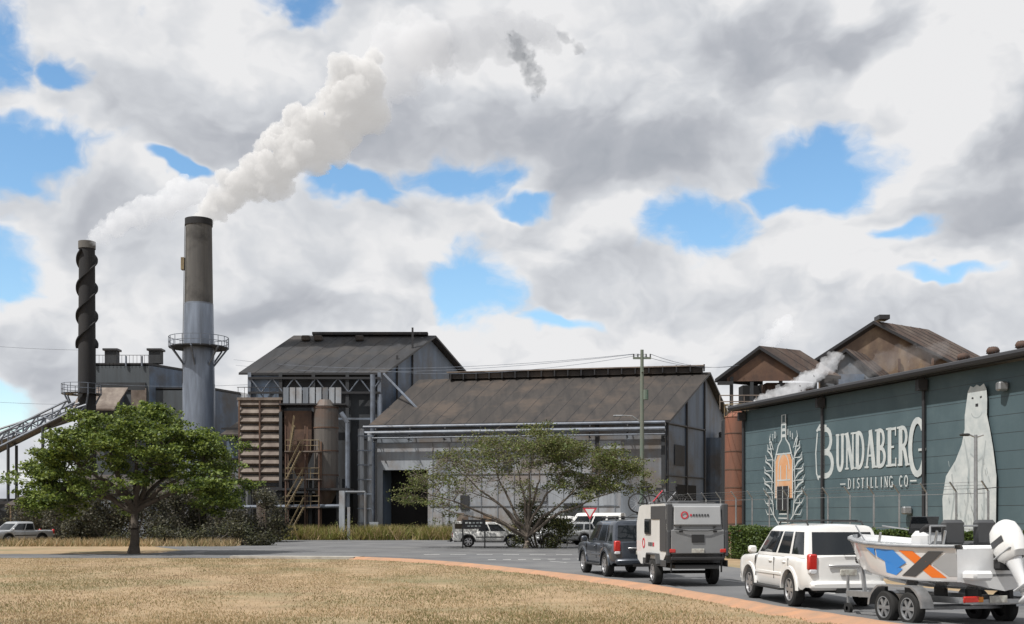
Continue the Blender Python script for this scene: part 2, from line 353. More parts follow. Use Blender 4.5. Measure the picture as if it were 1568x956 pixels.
blades('green_grass_tufts',P[g],.06,.024,[('straw2',.7),('straw',.15),('olA',.15)],8)
# ---------------------------------------------------------------- factory
def gable(mb,P,ze,zr,zb,wall,endw,roof,over=.7,front=True):
    FR,FL,RR,RL,BR,BL=[Vector((*q,0)) for q in P]
    up=lambda v,z: Vector((v.x,v.y,z))
    if front: mb.add([FL,FR,up(FR,ze),up(FL,ze)],[(0,1,2,3)],wall)
    mb.add([FR,RR,up(RR,zr),up(FR,ze)],[(0,1,2,3)],endw); mb.add([RR,BR,up(BR,zb),up(RR,zr)],[(0,1,2,3)],endw)
    mb.add([FL,RL,up(RL,zr),up(FL,ze)],[(0,1,2,3)],endw); mb.add([RL,BL,up(BL,zb),up(RL,zr)],[(0,1,2,3)],endw)
    mb.add([BL,BR,up(BR,zb),up(BL,zb)],[(0,1,2,3)],endw)
    lat=(FR-FL).normalized()*over
    def roofs(eL,eR,z1):
        a=up(eL,z1);b=up(eR,z1);c=up(RR,zr);d=up(RL,zr)
        oa=(a-d).normalized()*over; ob=(b-c).normalized()*over
        u=Vector((0,0,.3))
        p=[a+oa-lat+u,b+ob+lat+u,c+lat+u,d-lat+u]
        mb.slab(p,.22,roof,'trim')
        n=int((p[1]-p[0]).length/1.6)
        for i in range(1,n):
            q0=p[0].lerp(p[1],i/n);q1=p[3].lerp(p[2],i/n); mb.cyl(q0,q1,.035,'roofdk',n=4)
    roofs(FL,FR,ze); roofs(BL,BR,zb)
e=MB()
shedP=[(14.4,110),(-13.3,116),(19.6,119.6),(-9.4,126),(23.3,129),(-5,136)]
FL=Vector((-13.3,116,0)); dv=Vector((27.7,-6,0)); nr=Vector((-6,-27.7,0)).normalized()
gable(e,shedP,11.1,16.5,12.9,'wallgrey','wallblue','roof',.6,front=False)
def wp(s,z,o=0): q=FL+dv*s+nr*o; return Vector((q.x,q.y,z))
def wq(s0,s1,z0,z1,k,o=0,t=.0):
    if t:
        a=[wp(s0,z0,o),wp(s1,z0,o),wp(s1,z1,o),wp(s0,z1,o)]; b=[v+nr*t for v in a]
        e.add(a+b,[(4,5,6,7),(0,4,7,3),(1,2,6,5),(0,1,5,4),(3,7,6,2),(0,3,2,1)],k)
    else: e.add([wp(s0,z0,o),wp(s1,z0,o),wp(s1,z1,o),wp(s0,z1,o)],[(0,1,2,3)],k)
wq(0,.183,6.7,9.3,'wallpale'); wq(.183,.85,0,9.3,'wallpale'); wq(0,.85,9.3,11.1,'wallgrey'); wq(.85,1,0,11.1,'wallgrey'); wq(0,.02,0,6.7,'wallpale')  # darker grey top band paints in the shade under the eave
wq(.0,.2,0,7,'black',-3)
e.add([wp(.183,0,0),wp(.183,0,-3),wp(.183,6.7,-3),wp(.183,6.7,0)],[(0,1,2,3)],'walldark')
for i,s in enumerate(np.linspace(.2,.83,12)): wq(s,s+.0025,0.05,9.3,'wallgrey',.01,.05)
for z in (3.1,6.2): wq(.19,.845,z,z+.07,'wallgrey',.012,.07)
for s,w,z0,z1 in ((.765,.012,4.2,10.9),(.985,.012,5,10.5),(.45,.03,6.6,7.6),(.3,.03,2.8,4.2)): wq(s,s+w,z0,z1,'walldark',.02,.12)
rq=random.Random(21)
for i in range(22):
    s=rq.uniform(.2,.8); z=rq.choice([0.06,3.2,6.3]); wq(s,s+rq.uniform(.015,.05),z,z+rq.uniform(1.6,2.8),rq.choice(['wallgrey','wallpale','wallpale','slat']),.014+.0015*i,.02)
wq(.55,.6,3.6,4.9,'wallgrey',.05,.1); wq(.66,.72,.0,3.4,'walldark',.05,.08); wq(.38,.41,0,2.3,'tan',.05,.1)
for z,o,r in ((10.9,.9,.14),(10.3,1.1,.18),(9.8,1.0,.09)):
    e.cyl(wp(-.04,z,o),wp(1.0,z,o),r,'steelpipe',n=8)
for s in np.linspace(0,1,9):
    e.cyl(wp(s,11,.4),wp(s,9.4,1.0),.06,'trim',n=6); e.cyl(wp(s,9.6,.1),wp(s,9.6,1.3),.05,'trim',n=6)
a=Vector((-6.5,125.3,16.5)); b=Vector((19.4,119.65,16.75))
dd=(b-a); rot=Matrix.Rotation(math.atan2(dd.y,dd.x),3,'Z')
e.box((a+b)/2+Vector((0,0,.35)),(dd.length,1.5,.55),'roof',rot); e.box((a+b)/2+Vector((0,0,.75)),(dd.length+.4,2.1,.12),'slat',rot)
for i in range(20):
    q=a.lerp(b,i/19); e.box(q+Vector((0,-.9,.4)),(.12,.3,.7),'trim')
def ge(s,z): 
    q=Vector((14.4,110,0)).lerp(Vector((19.6,119.6,0)),s)+Vector((.06,-.035,0)); return Vector((q.x,q.y,z))
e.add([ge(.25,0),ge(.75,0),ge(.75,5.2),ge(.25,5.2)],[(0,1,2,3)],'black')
e.add([ge(.2,7),ge(.45,7),ge(.45,9),ge(.2,9)],[(0,1,2,3)],'walldark')
for s in (.02,.5,.98): e.cyl(ge(s,0),ge(s,11.3+s*5),.12,'trim',n=6)
e.cyl(ge(0,10.9),ge(1,10.9),.1,'trim',n=6); e.cyl(ge(0,6),ge(1,6),.07,'trim',n=6)
e.cyl((20.8,121.5,0),(20.8,121.5,10.2),1.3,'wallblue',n=16); e.cyl((22.9,124,0),(22.9,124,11),1.1,'greysilo',n=16)
e.obj('long_factory_shed')
e=MB()
hallP=[(-13.6,122),(-27.2,122),(-9.4,133),(-23.9,133),(-5.0,146),(-18,146)]
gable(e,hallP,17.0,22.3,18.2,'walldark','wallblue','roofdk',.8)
e.box((-25.6,121.8,13.5),(3.2,.3,7),'wallblue')
for x in (-27.1,-23.9,-20.5,-17,-13.7): e.box((x,121.5,8.5),(.35,.4,17),'steelpipe' if x in(-27.1,-13.7) else 'walldark')
for z in (16.4,14.9): e.box((-20.4,121.3,z),(13.6,.25,.22),'trim')
for i in range(12): e.cyl((-27+i*1.13,121.3,14.9 if i%2 else 16.4),(-27+(i+1)*1.13,121.3,16.4 if i%2 else 14.9),.07,'steelpipe',n=5)
e.box((-18,121.3,12.2),(9,.25,.2),'steelpipe')
e.box((-16,132.9,22.75),(13,1.2,.3),'roofdk'); 
for x in (-23,-21.6,-17): e.bb((x,131.2,22.0),(.9,.9,.6),'roof',.1)
e.cyl((-13.2,120.8,16.8),(-8.2,118,11.6),.13,'steelpipe',n=6)
e.cyl((-14.1,119,0),(-14.1,119,16.5),.25,'steelpipe',n=10); e.cyl((-13.3,119,0),(-13.3,119,14.5),.17,'steelpipe',n=10)
for s in (.3,.62):
    q=Vector((-13.6,122,0)).lerp(Vector((-9.4,133,0)),s); e.box((q.x+.1,q.y,8+6*s),(.2,.2,16+10*s),'trim')
e.obj('boiler_hall')
e=MB(); y=112
e.box((-23.95,y+1.5,9.0),(3.7,3,8.0),'walldark')
for i in range(10):
    z=5.4+i*.8; rot=Matrix.Rotation(R(-28),3,'X')
    e.box((-23.95,y-.1,z+.3),(3.9,.45,.56),'slat',rot)
    e.box((-22.0,y+1.4,z+.3),(.2,3.0,.42),'slat')
e.box((-23.95,y+1.3,13.3),(4.3,3.6,.25),'slat'); 
for i in range(8): e.cyl((-26+i*.6,y-.4,13.4),(-26+i*.6,y-.4,14.4),.03,'trim',n=4)
e.cyl((-26.1,y-.4,14.4),(-21.8,y-.4,14.4),.04,'trim',n=4)
for x in(-25.9,-23.95,-22.0): e.box((x,y-.42,9.2),(.14,.1,8.2),'rust')
for x in(-25.6,-22.3):
    for yy in(y,y+2.8): e.box((x,yy,2.5),(.35,.35,5),'walldark')
e.obj('dust_collector')
e=MB()
e.cyl((-17.7,y,4.6),(-17.7,y,12.6),1.15,'greysilo',n=24); e.cyl((-17.7,y,4.6),(-17.7,y,3.2),1.15,'greysilo',r1=.4,n=24); e.cyl((-17.7,y,12.6),(-17.7,y,13.2),1.2,'greysilo',r1=.9,n=24)
for z in (6,8.3,10.5,12.4): e.cyl((-17.7,y,z),(-17.7,y,z+.12),1.2,'rust',n=24)
e.box((-20.4,y+1.2,10.6),(2.6,2.4,3.2),'rust'); 
e.add([(-21.7,y,9),(-19.1,y,9),(-19.1,y+2.4,9),(-21.7,y+2.4,9),(-20.7,y+.9,6),(-20.1,y+.9,6),(-20.1,y+1.4,6),(-20.7,y+1.4,6)],[(0,1,5,4),(1,2,6,5),(2,3,7,6),(3,0,4,7)],'rust')
for i in range(9): e.box((-21.4+i*.62,y-.6,13.6),(.5,.3,1.5),'wallpale' if i%3 else 'wallgrey')
e.box((-18.9,y+.6,12.75),(6.3,3,.12),'trim')
for x in(-21.8,-19,-16.4):
    for yy in (y-1.2,y+2.5): e.box((x,yy,2.9 if x>-20 else 6),(.28,.28,5.8 if x>-20 else 12),'walldark')
e.box((-19,y+.4,4.7),(7.2,4.4,.22),'trim'); e.box((-19,y+3,2.2),(7,.2,4.4),'black')
e.tube([(-16.2,y-.5,12),(-15.6,y-.5,11),(-15.6,y-.5,3)],.22,'steelpipe',8)
e.obj('process_silo')
e=MB(); x0,x1=-21.1,-18.0; yy=y-2.4
for x in(x0,-19.3,x1): 
    for q in (yy,yy+1.2): e.box((x,q,5.3 if x!=x1 else 4.6),(.13,.13,10.6 if x!=x1 else 9.2),'rust')
for z in (3.0,5.6,8.2): 
    e.box(((x0+x1)/2,yy+.6,z),(3.3,1.5,.1),'slat')
    for h in(.55,1.05): e.cyl((x0,yy-.1,z+h),(x1,yy-.1,z+h),.03,'yellow',n=5)
    for i in range(5): e.cyl((x0+i*.78,yy-.1,z),(x0+i*.78,yy-.1,z+1.05),.03,'yellow',n=5)
for (z0,z1,a,b) in ((0,3,-20.9,-19.3),(3,5.6,-20.9,-19.4),(5.6,8.2,-20.9,-19.6),(8.2,10.6,-20.6,-20.2)):
    for q in(yy-.25,yy-.75):
        e.cyl((a,q,z0),(b,q,z1),.06,'yellow',n=5); e.cyl((a,q,z0+.9),(b,q,z1+.9),.03,'yellow',n=5)
    for i in range(12):
        t=i/12; e.box((a+(b-a)*t,yy-.5,z0+(z1-z0)*t),(.25,.5,.04),'slat')
e.obj('stair_tower')
e=MB()
for (x,yy,w,d,h,k) in ((-15.6,108,.5,.5,4.5,'wallpale'),(-15.0,108,.25,.25,3,'wallpale'),(-23,108,.8,.8,3.4,'greysilo'),(-26,109,4,1,1.9,'walldark'),(-29,112,3,2,4.5,'wallblue'),(-13.2,112.5,.9,.9,1.6,'wallpale')):
    e.box((x,yy,h/2),(w,d,h),k)
e.cyl((-22.9,108.2,0),(-22.9,108.2,3.8),.42,'wallpale',n=14); e.cyl((-20.7,108,0),(-20.7,108,.9),.3,'blue',n=12)
e.tube([(-15.8,109,4.4),(-13.6,109,4.4),(-13.6,109,0)],.12,'wallgrey',8)
e.tube([(-27,110,3),(-16,110,3.1)],.18,'steelpipe',8)
e.cyl((-14.6,113.6,0),(-14.6,113.6,10.6),.3,'wallpale',n=10); e.cyl((-13.8,113.9,0),(-13.8,113.9,10.2),.22,'wallpale',n=10)
for z in np.arange(1.5,10,1.4): e.box((-14.2,113.4,z),(1.4,.2,.12),'steelpipe')
e.obj('yard_pipework')
def ring(e,c,z,r,k='steelpipe',n=20,brk=True,r0=1.5):
    e.lathe((c[0],c[1],z),(0,0,1),[(0,r0),(0,r),(.12,r),(.12,r0)],'trim',n)
    for i in range(n):
        t=2*math.pi*i/n; x=c[0]+r*math.cos(t);y=c[1]+r*math.sin(t); e.cyl((x,y,z),(x,y,z+1.15),.04,k,n=4)
        t2=2*math.pi*(i+1)/n; x2=c[0]+r*math.cos(t2);y2=c[1]+r*math.sin(t2)
        for h in(.6,1.15): e.cyl((x,y,z+h),(x2,y2,z+h),.04,k,n=4)
        if brk and i%3==0: e.cyl((x,y,z),(c[0]+r0*math.cos(t),c[1]+r0*math.sin(t),z-1.9),.1,k,n=5)
e=MB(); c=(-33.3,125)
for z0,z1,r0,r1,k in ((0,16.2,1.75,1.68,'stack'),(16.2,24.6,1.66,1.52,'stack'),(24.6,33.6,1.48,1.36,'stacksoot')):
    e.cyl((*c,z0),(*c,z1),r0,k,r1=r1,n=40,caps=False)
e.cyl((*c,33.0),(*c,33.7),1.44,'stackdk',n=40,caps=False); e.cyl((*c,33.0),(*c,33.1),1.3,'black',n=40)
for z in (5,10,13.2,16.2,19,24.6): e.cyl((*c,z),(*c,z+.16),1.78-.011*z,'steelpipe',n=40)
ring(e,c,20.0,3.1,r0=1.6)
for s in(-.2,.2): e.cyl((c[0]-1.45,c[1]-1.0+s,16),(c[0]-1.2,c[1]-.8+s,33),.035,'trim',n=4)
e.box((c[0]-1.55,c[1]-.4,28.9),(.35,.6,1.3),'yellow')
e.cyl((c[0]+1.2,c[1]-1.1,2),(c[0]+1.0,c[1]-1,24),.07,'trim',n=5)
e.obj('steel_chimney_stack',smooth=40)
e=MB(); c=(-47.0,130)
e.cyl((*c,0),(*c,32.4),1.06,'stackdk',r1=.84,n=28,caps=False); e.cyl((*c,31.7),(*c,32.5),.92,'stacksoot',n=28,caps=False); e.cyl((*c,31.8),(*c,31.9),.82,'black',n=20)
for k in range(2):
    V=[];n=90
    for i in range(n+1):
        z=20.8+i/n*10.6; t=2*math.pi*(i/n*1.7+k/2); r=1.08-.0068*z
        for rr_,zz in((r-.05,z-.09),(r+.28,z-.09),(r+.28,z+.09),(r-.05,z+.09)): V.append((c[0]+rr_*math.cos(t),c[1]+rr_*math.sin(t),zz))
    F=[]
    for i in range(n):
        for j in range(4): F.append((4*i+j,4*i+(j+1)%4,4*i+4+(j+1)%4,4*i+4+j))
    e.add(V,F,'stackdk')
ring(e,(c[0]-.6,c[1]),15.6,2.1,r0=1.1,n=14)
e.obj('strake_chimney_stack',smooth=50)
e=MB()
def blk(P,z,k,k2,zb=0):
    V=[Vector((*p,zb)) for p in P]; T=[Vector((*p,z)) for p in P]
    e.add(V+T,[(0,1,5,4)],k); e.add(V+T,[(1,2,6,5),(2,3,7,6),(3,0,4,7)],k2); e.slab([t+Vector((0,0,.2)) for t in T],.35,'roofdk','trim')
blk([(-50.3,140),(-43.2,140),(-38.5,150),(-46,150)],20.2,'millgrey','wallblue')
blk([(-50.6,138.5),(-46.5,138.5),(-46.0,141),(-50.3,141)],17.0,'millgrey','wallblue')
blk([(-43,141),(-36,141),(-32.5,150),(-40,150)],17.4,'millgrey','wallblue')
e.slab([(-51,136,14.6),(-46,136,14.6),(-45.2,138.4,17.3),(-50.5,138.4,17.3)],.2,'slat')
e.box((-46.5,139.9,17.6),(5.8,.2,.9),'walldark'); e.box((-45,139.85,13),(3,.2,1.2),'walldark')
e.box((-44.4,139.85,16.2),(1.8,.1,2.4),'slat')
for x in (-48.3,-43.0):
    e.box((x,142,21.3),(1.4,1.2,1.5),'walldark'); e.box((x,142,22.2),(1.8,1.6,.25),'trim')
for x in (-49.6,-45.9,-44): e.cyl((x,139.8,20),(x,139.8,22.8 if x==-49.6 else 21.2),.12,'steelpipe',n=6)
for i in range(16): e.cyl((-50+i*.45,139.8,20.3),(-50+i*.45,139.8,21.3),.025,'trim',n=4)
e.cyl((-50,139.8,21.3),(-43.2,139.8,21.3),.04,'trim',n=4)
blk([(-33.5,138),(-26,138),(-24,146),(-31,146)],11.5,'wallblue','walldark')
e.slab([(-34,137,11.7),(-26,137,11.7),(-25,142,14.4),(-32,142,14.4)],.2,'roof')
blk([(-35.5,134),(-28,134),(-27,137),(-34,137)],8.6,'wallgrey','walldark')
for x in(-29.6,-28.6): e.cyl((x,133,8),(x,133,13.5 if x<-29 else 14.8),.18,'steelpipe',n=8)
for z in(9.2,12.1): e.box((-30,133.5,z),(6,.3,.2),'trim')
e.obj('mill_building')
e=MB()
def truss(a,b,h,w):
    a=Vector(a);b=Vector(b);n=10
    for o in(-w/2,w/2):
        for z in(0,h): e.cyl(a+Vector((0,o,z)),b+Vector((0,o,z)),.12,'steelpipe',n=5)
        for i in range(n):
            p=a.lerp(b,i/n);q=a.lerp(b,(i+1)/n)
            e.cyl(p+Vector((0,o,0 if i%2 else h)),q+Vector((0,o,h if i%2 else 0)),.08,'steelpipe',n=5); e.cyl(p+Vector((0,o,0)),p+Vector((0,o,h)),.07,'steelpipe',n=5)
    e.slab([a+Vector((0,-w/2,.05)),b+Vector((0,-w/2,.05)),b+Vector((0,w/2,.05)),a+Vector((0,w/2,.05))],.1,'trim')
truss((-60,120,5.2),(-45,120,12.6),1.3,2); truss((-60,124,8.0),(-46,126,13.0),1.2,2)
for x in(-57,-51,-47.5): 
    for o in(-1,1): e.cyl((x,120+o,0),(x,120+o,(x+60)/15*7.4+5),.16,'walldark',n=6)
e.box((-53,118,3.5),(12,2,.3),'trim'); e.box((-56,125,2),(12,4,4),'walldark'); e.box((-49,122,1.8),(5,3,3.6),'tan')
for i in range(7): e.box((-59+i*2.4,117.5,2.2),(.2,.2,4.4),'walldark')
e.obj('conveyor_gantry')
e=MB()
for (x,yy,w,h,k) in ((-38,112,8,5,'wallgrey'),(-31,113,6,4.4,'wallgrey'),(-44,110,4,3.2,'walldark')):
    e.box((x,yy,h/2),(w,4,h),k); e.slab([(x-w/2-.4,yy-2.5,h),(x+w/2+.4,yy-2.5,h),(x+w/2+.4,yy+2.4,h+1.2),(x-w/2-.4,yy+2.4,h+1.2)],.15,'roof')
    for i in range(4): e.box((x-w/2+1+i*w/4,yy-2.03,h*.6),(w*.12,.08,h*.3),'black')
e.obj('yard_shed')
e=MB()
for i in range(9):
    e.box((-41.2+i*.3-1.5,86.5-i*.02,1.6+.0),(.28,.12,3.2),'tan' if i%2 else 'slat')
for i in range(5): e.box((-40.2,86.35,.5+i*.65),(2.9,.08,.08),'wallgrey')
e.obj('timber_fence')
# ---------------------------------------------------------------- distillery wall building
W0=Vector((16.8,85,0)); wd=Vector((8,-28,0)); WL=wd.length; wu=wd.normalized(); wn=Vector((-28,-8,0)).normalized()
EZ=9.75
def wl(u,z,o=0): q=W0+wu*u+wn*o; return Vector((q.x,q.y,z))
bld=MB()
bk=-wn*24
U1=44
bld.add([wl(0,0),wl(U1,0),wl(U1,EZ),wl(0,EZ)],[(0,1,2,3)],'teal')
bld.add([wl(0,0),wl(0,EZ),wl(0,EZ+1.6)+bk/2,wl(0,EZ)+bk,wl(0,0)+bk],[(0,1,2,3,4)],'teal')
bld.add([wl(U1,0),wl(U1,EZ),wl(U1,EZ+1.6)+bk/2,wl(U1,EZ)+bk,wl(U1,0)+bk],[(0,1,2,3,4)],'teal')
bld.slab([wl(-.6,EZ+.45,.7),wl(U1,EZ+.45,.7),wl(U1,EZ+2.0)+bk/2,wl(-.6,EZ+2.0)+bk/2],.45,'roofdk','trim')
bld.slab([wl(-.6,EZ+.45)+bk,wl(U1,EZ+.45)+bk,wl(U1,EZ+2.0)+bk/2,wl(-.6,EZ+2.0)+bk/2],.45,'roofdk','trim')
bld.cyl(wl(-.6,EZ+.22,.86),wl(U1,EZ+.22,.86),.2,'trim',n=8)
for u in (.15,10.9,21.42,32,42.5):
    bld.cyl(wl(u,0,.16),wl(u,EZ,.16),.1,'trim',n=8); bld.box(wl(u,EZ-.4,.3),(.5,.5,.6),'trim')
for z in np.arange(.9,EZ,.9):
    a=[wl(0,z,.004),wl(U1,z,.004),wl(U1,z+.02,.004),wl(0,z+.02,.004)]; bld.add(a,[(0,1,2,3)],'trim')
for u,z in ((20.0,2.5),(27.9,8.6)): bld.bb(wl(u,z,.25),(.5,.5,.45),'galv',.08)
bld.obj('distillery_building')
mur=MB(); oc=[.01]
def ribbon(pts,w,k='mural',close=False):
    oc[0]+=.0012; o=oc[0]; L=[];n=len(pts)
    for i,p in enumerate(pts):
        a=pts[max(i-1,0)];b=pts[min(i+1,n-1)]; t=(b[0]-a[0],b[1]-a[1]); l=math.hypot(*t) or 1; nx,nz=-t[1]/l,t[0]/l
        ww=(w[i] if isinstance(w,(list,tuple)) else w)/2
        L.append((wl(p[0]+nx*ww,p[1]+nz*ww,o),wl(p[0]-nx*ww,p[1]-nz*ww,o)))
    mur.add([v for q in L for v in q],[(2*i,2*i+1,2*i+3,2*i+2) for i in range(n-1)],k)
def arc(cx,cy,rx,ry,a0,a1,n=12): return [(cx+rx*math.cos(R(a0+(a1-a0)*i/n)),cy+ry*math.sin(R(a0+(a1-a0)*i/n))) for i in range(n+1)]
G={}
st=lambda x,y0=0,y1=1,w=1.0: ([(x,y0),(x,y1)],w)
sf=lambda x,y: ([(x-.2,y),(x+.2,y)],.3)
G['U']=[([(.24,1),(.24,.3)]+arc(.5,.28,.26,.27,180,360)+[(.76,1)],.8),sf(.24,.97),sf(.76,.97)]
G['N']=[st(.2,0,1,.5),([(.18,1),(.8,0)],1),st(.82,0,1,.5),sf(.2,.03),sf(.16,.97),sf(.8,.97)]
G['D']=[st(.25),([(.25,.96)]+arc(.42,.5,.42,.46,90,-90)+[(.25,.04)],.7),sf(.15,.03),sf(.15,.97)]
G['A']=[([(.14,0),(.5,1)],.5),([(.5,1),(.86,0)],1),([(.27,.33),(.73,.33)],.35),sf(.14,.03),sf(.86,.03)]
G['B']=[st(.25),([(.25,.96)]+arc(.45,.74,.3,.22,90,-90,8)+[(.25,.52)],.65),([(.25,.5)]+arc(.48,.27,.36,.23,90,-90,8)+[(.25,.04)],.7),sf(.13,.03),sf(.13,.97)]
G['E']=[st(.27),([(.27,.96),(.82,.96)],.4),([(.27,.5),(.68,.5)],.35),([(.27,.04),(.85,.04)],.4),([(.82,1),(.82,.78)],.3),([(.85,.0),(.85,.22)],.3),sf(.15,.03),sf(.15,.97)]
G['R']=[st(.25),([(.25,.96)]+arc(.45,.73,.32,.23,90,-90,8)+[(.25,.5)],.65),([(.45,.5),(.62,.38),(.84,.0)],.8),sf(.2,.03),sf(.13,.97),sf(.85,.03)]
G['G']=[(arc(.5,.5,.38,.48,40,330,20),.8),([(.82,.0),(.82,.45)],.7),([(.55,.45),(.95,.45)],.3)]
G['C']=[(arc(.5,.5,.34,.47,45,315,16),.8)]; G['O']=[(arc(.5,.5,.34,.47,0,360,20),.8)]
G['I']=[st(.5)]; G['L']=[st(.3),([(.3,.05),(.8,.05)],.6)]; G['T']=[st(.5),([(.15,.95),(.85,.95)],.6)]
G['S']=[([(.78,.85),(.5,.97),(.25,.8),(.35,.57),(.65,.45),(.77,.22),(.5,.03),(.2,.15)],.8)]
def glyph(ch,u,z,w,h,sw):
    for pts,ww in G[ch]: ribbon([(u+p[0]*w,z+p[1]*h) for p in pts],sw*ww)
glyph('B',10.2,4.6,2.0,3.2,.5)
ribbon([(10.0,7.6),(10.4,7.95),(11.2,7.85)],.2); ribbon([(10.25,4.5),(10.0,4.9),(9.9,6.2),(10.1,7.5)],.14)
cw=(19.95-12.2)/7
for i,ch in enumerate('UNDABER'): glyph(ch,12.2+i*cw+.03,5.02,cw*.97,2.25,.36)
glyph('G',19.85,4.45,1.75,3.1,.46)
s='DISTILLING CO'; cw=6.3/len(s)
for i,ch in enumerate(s):
    if ch!=' ': glyph(ch,13.7+i*cw,3.85,cw*.85,.62,.1)
ribbon([(12.9,4.15),(13.5,4.15)],.08); ribbon([(20.1,4.15),(20.7,4.15)],.08)
def poly(P,k,doff=.0012):
    oc[0]+=doff; mur.add([wl(u,z,oc[0]) for u,z in P],[tuple(range(len(P)))],k)
poly([(4.75,3.4),(7.05,3.4),(7.05,6.0),(6.6,6.9),(6.15,7.3),(6.1,8.9),(5.7,8.9),(5.65,7.3),(5.2,6.9),(4.75,6.0)],'teal')
poly([(4.78,3.4),(7.02,3.4),(7.02,5.9),(6.7,6.35),(5.1,6.35),(4.78,5.9)],'muralor')
ribbon([(4.7,3.4),(4.7,6.0),(5.15,6.95),(5.6,7.35),(5.65,9.0),(6.15,9.0),(6.2,7.35),(6.65,6.95),(7.1,6.0),(7.1,3.4)],.14)
for z in (7.6,8.0,8.4): ribbon([(5.65,z),(6.15,z)],.2)
ribbon(arc(5.9,5.3,.75,1.1,0,180)+[(5.15,4.2)],.1)
for q in (5.5,6.3): ribbon([(q,4.6),(q,5.6)],.1)
ribbon([(5.0,4.6),(6.8,4.6)],.09); ribbon([(4.8,6.38),(7.0,6.38)],.1)
for sgn in(-1,1):
    for i in range(7):
        z0=2.2+i*.75; b=.35+.7*math.sin(i*.5+.3)
        ribbon([(5.9+sgn*1.35,z0),(5.9+sgn*(1.6+b*.4),z0+.55),(5.9+sgn*(1.7+b*.9),z0+.75),(5.9+sgn*(1.55+b),z0+1.15)],[.05,.14,.11,.03])
        ribbon([(5.9+sgn*1.5,z0+.1),(5.9+sgn*(1.9+b*.6),z0+.1),(5.9+sgn*(2.05+b*.8),z0+.45)],[.04,.09,.03])
    ribbon([(5.9+sgn*.4,1.4),(5.9+sgn*1.3,2.2),(5.9+sgn*1.6,4),(5.9+sgn*1.45,6),(5.9+sgn*1.9,7.3)],.1)
for i in range(6): ribbon([(4.9+.12*i,1.2+i*.28),(6.9-.12*i,1.2+i*.28)],.08)
for i,ch in enumerate('ETD'): glyph(ch,4.0+i*.35,7.2+.15*i,.3,.45,.07)
for i in range(3): ribbon([(6.6+i*.3,7.6-.15*i),(6.6+i*.3,8.0-.15*i)],.09)
poly([(5.1,2.6),(6.7,2.6),(6.7,4.2),(5.1,4.2)],'trim',.006)
for q in (5.1,5.9,6.7): ribbon([(q,2.6),(q,4.2)],.08)
poly([(25.1,8.1),(25.2,8.6),(25.4,8.88),(25.65,8.78),(25.9,8.9),(26.15,8.78),(26.45,8.9),(26.65,8.6),(26.7,8.1),(26.68,7.3),(26.9,6.6),(27.15,5.6),(27.4,4.2),(27.35,1.2),(23.2,1.2),(23.1,3.1),(23.4,4.3),(24.2,5.1),(24.7,5.9),(24.95,6.7),(24.95,7.4)],'mural')
ribbon(arc(25.9,7.6,.45,.4,200,340),.06,'muralgrey'); ribbon([(25.5,8.25),(25.65,8.22)],.1,'trim'); ribbon([(26.15,8.22),(26.3,8.25)],.1,'trim'); ribbon([(25.8,7.85),(26.02,7.85)],.16,'trim')
ribbon([(24.9,6.2),(25.3,4.6),(25.2,3.0),(24.8,1.4)],[.04,.16,.16,.08],'muralgrey'); ribbon([(26.6,6.0),(26.3,4.4),(26.5,3.0),(26.4,1.4)],[.04,.16,.16,.08],'muralgrey')
ribbon([(25.4,5.4),(26.0,5.0),(26.5,5.3)],.1,'muralgrey'); ribbon([(23.9,4.4),(24.1,3.2),(23.8,1.8)],.1,'muralgrey')
for i in range(36):
    u=23.6+random.random()*3.4; z=1.6+random.random()*3.6; ribbon([(u,z),(u+.08,z-.3)],.035,'muralgrey')
mur.obj('wall_mural')
for i,u in enumerate((22.6,25.0,27.2,29.2,31)):
    e=MB(); p=wl(u,EZ+.6,-1.5)
    e.cyl((0,0,-.2),(0,0,.25),.2,'trim',n=12); e.lathe((0,0,.25),(0,0,1),[(0,.2),(.08,.3),(.22,.34),(.36,.27),(.43,.08),(.44,0)],'rust',16)
    for k in range(12): 
        t=k*math.pi/6; e.cyl((.33*math.cos(t),.33*math.sin(t),.32),(.2*math.cos(t+.3),.2*math.sin(t+.3),.66),.02,'trim',n=4)
    e.obj('roof_ventilator',loc=p,smooth=50)
hd=Vector((8,-28,0)).normalized(); h0=Vector((11.6,61,0))
n=60000; s=rng.uniform(0,32,n); zz=rng.uniform(0,1,n)
face=rng.integers(0,3,n); off=np.where(face==0,-.55,np.where(face==1,.55,rng.uniform(-.55,.55,n)))+rng.normal(0,.06,n)
zz=np.where(face==2,1.0,zz)*1.55+rng.normal(0,.05,n)+.06*np.sin(s*1.3)
C=np.stack([h0.x+hd.x*s+wn.x*-off,h0.y+hd.y*s+wn.y*-off,np.abs(zz)],1)
he=empty('hedge'); quads('hedge_foliage',C,.13,[('hedgeA',.55),('leafB',.25),('leafC',.2)],parent=he,seed=31)
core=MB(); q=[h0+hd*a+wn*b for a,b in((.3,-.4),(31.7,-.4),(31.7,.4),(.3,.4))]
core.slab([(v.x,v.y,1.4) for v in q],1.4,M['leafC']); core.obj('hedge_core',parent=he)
e=MB(); 
for i in range(17):
    u=-2+i*2.2; p=wl(u,0,5.2); 
    e.cyl(p,p+Vector((0,0,3.3)),.05,'galv',n=6); e.cyl(p+Vector((0,0,3.3)),p+Vector((0,0,3.75))+wn*.35,.04,'galv',n=5)
for z in (.1,1.6,3.2): e.cyl(wl(-2,z,5.2),wl(33,z,5.2),.022,'galv',n=4)
for k in range(3): e.cyl(wl(-2,3.42+.14*k,5.2+.1*k),wl(33,3.42+.14*k,5.2+.1*k),.012,'galv',n=4)
e.obj('security_fence')
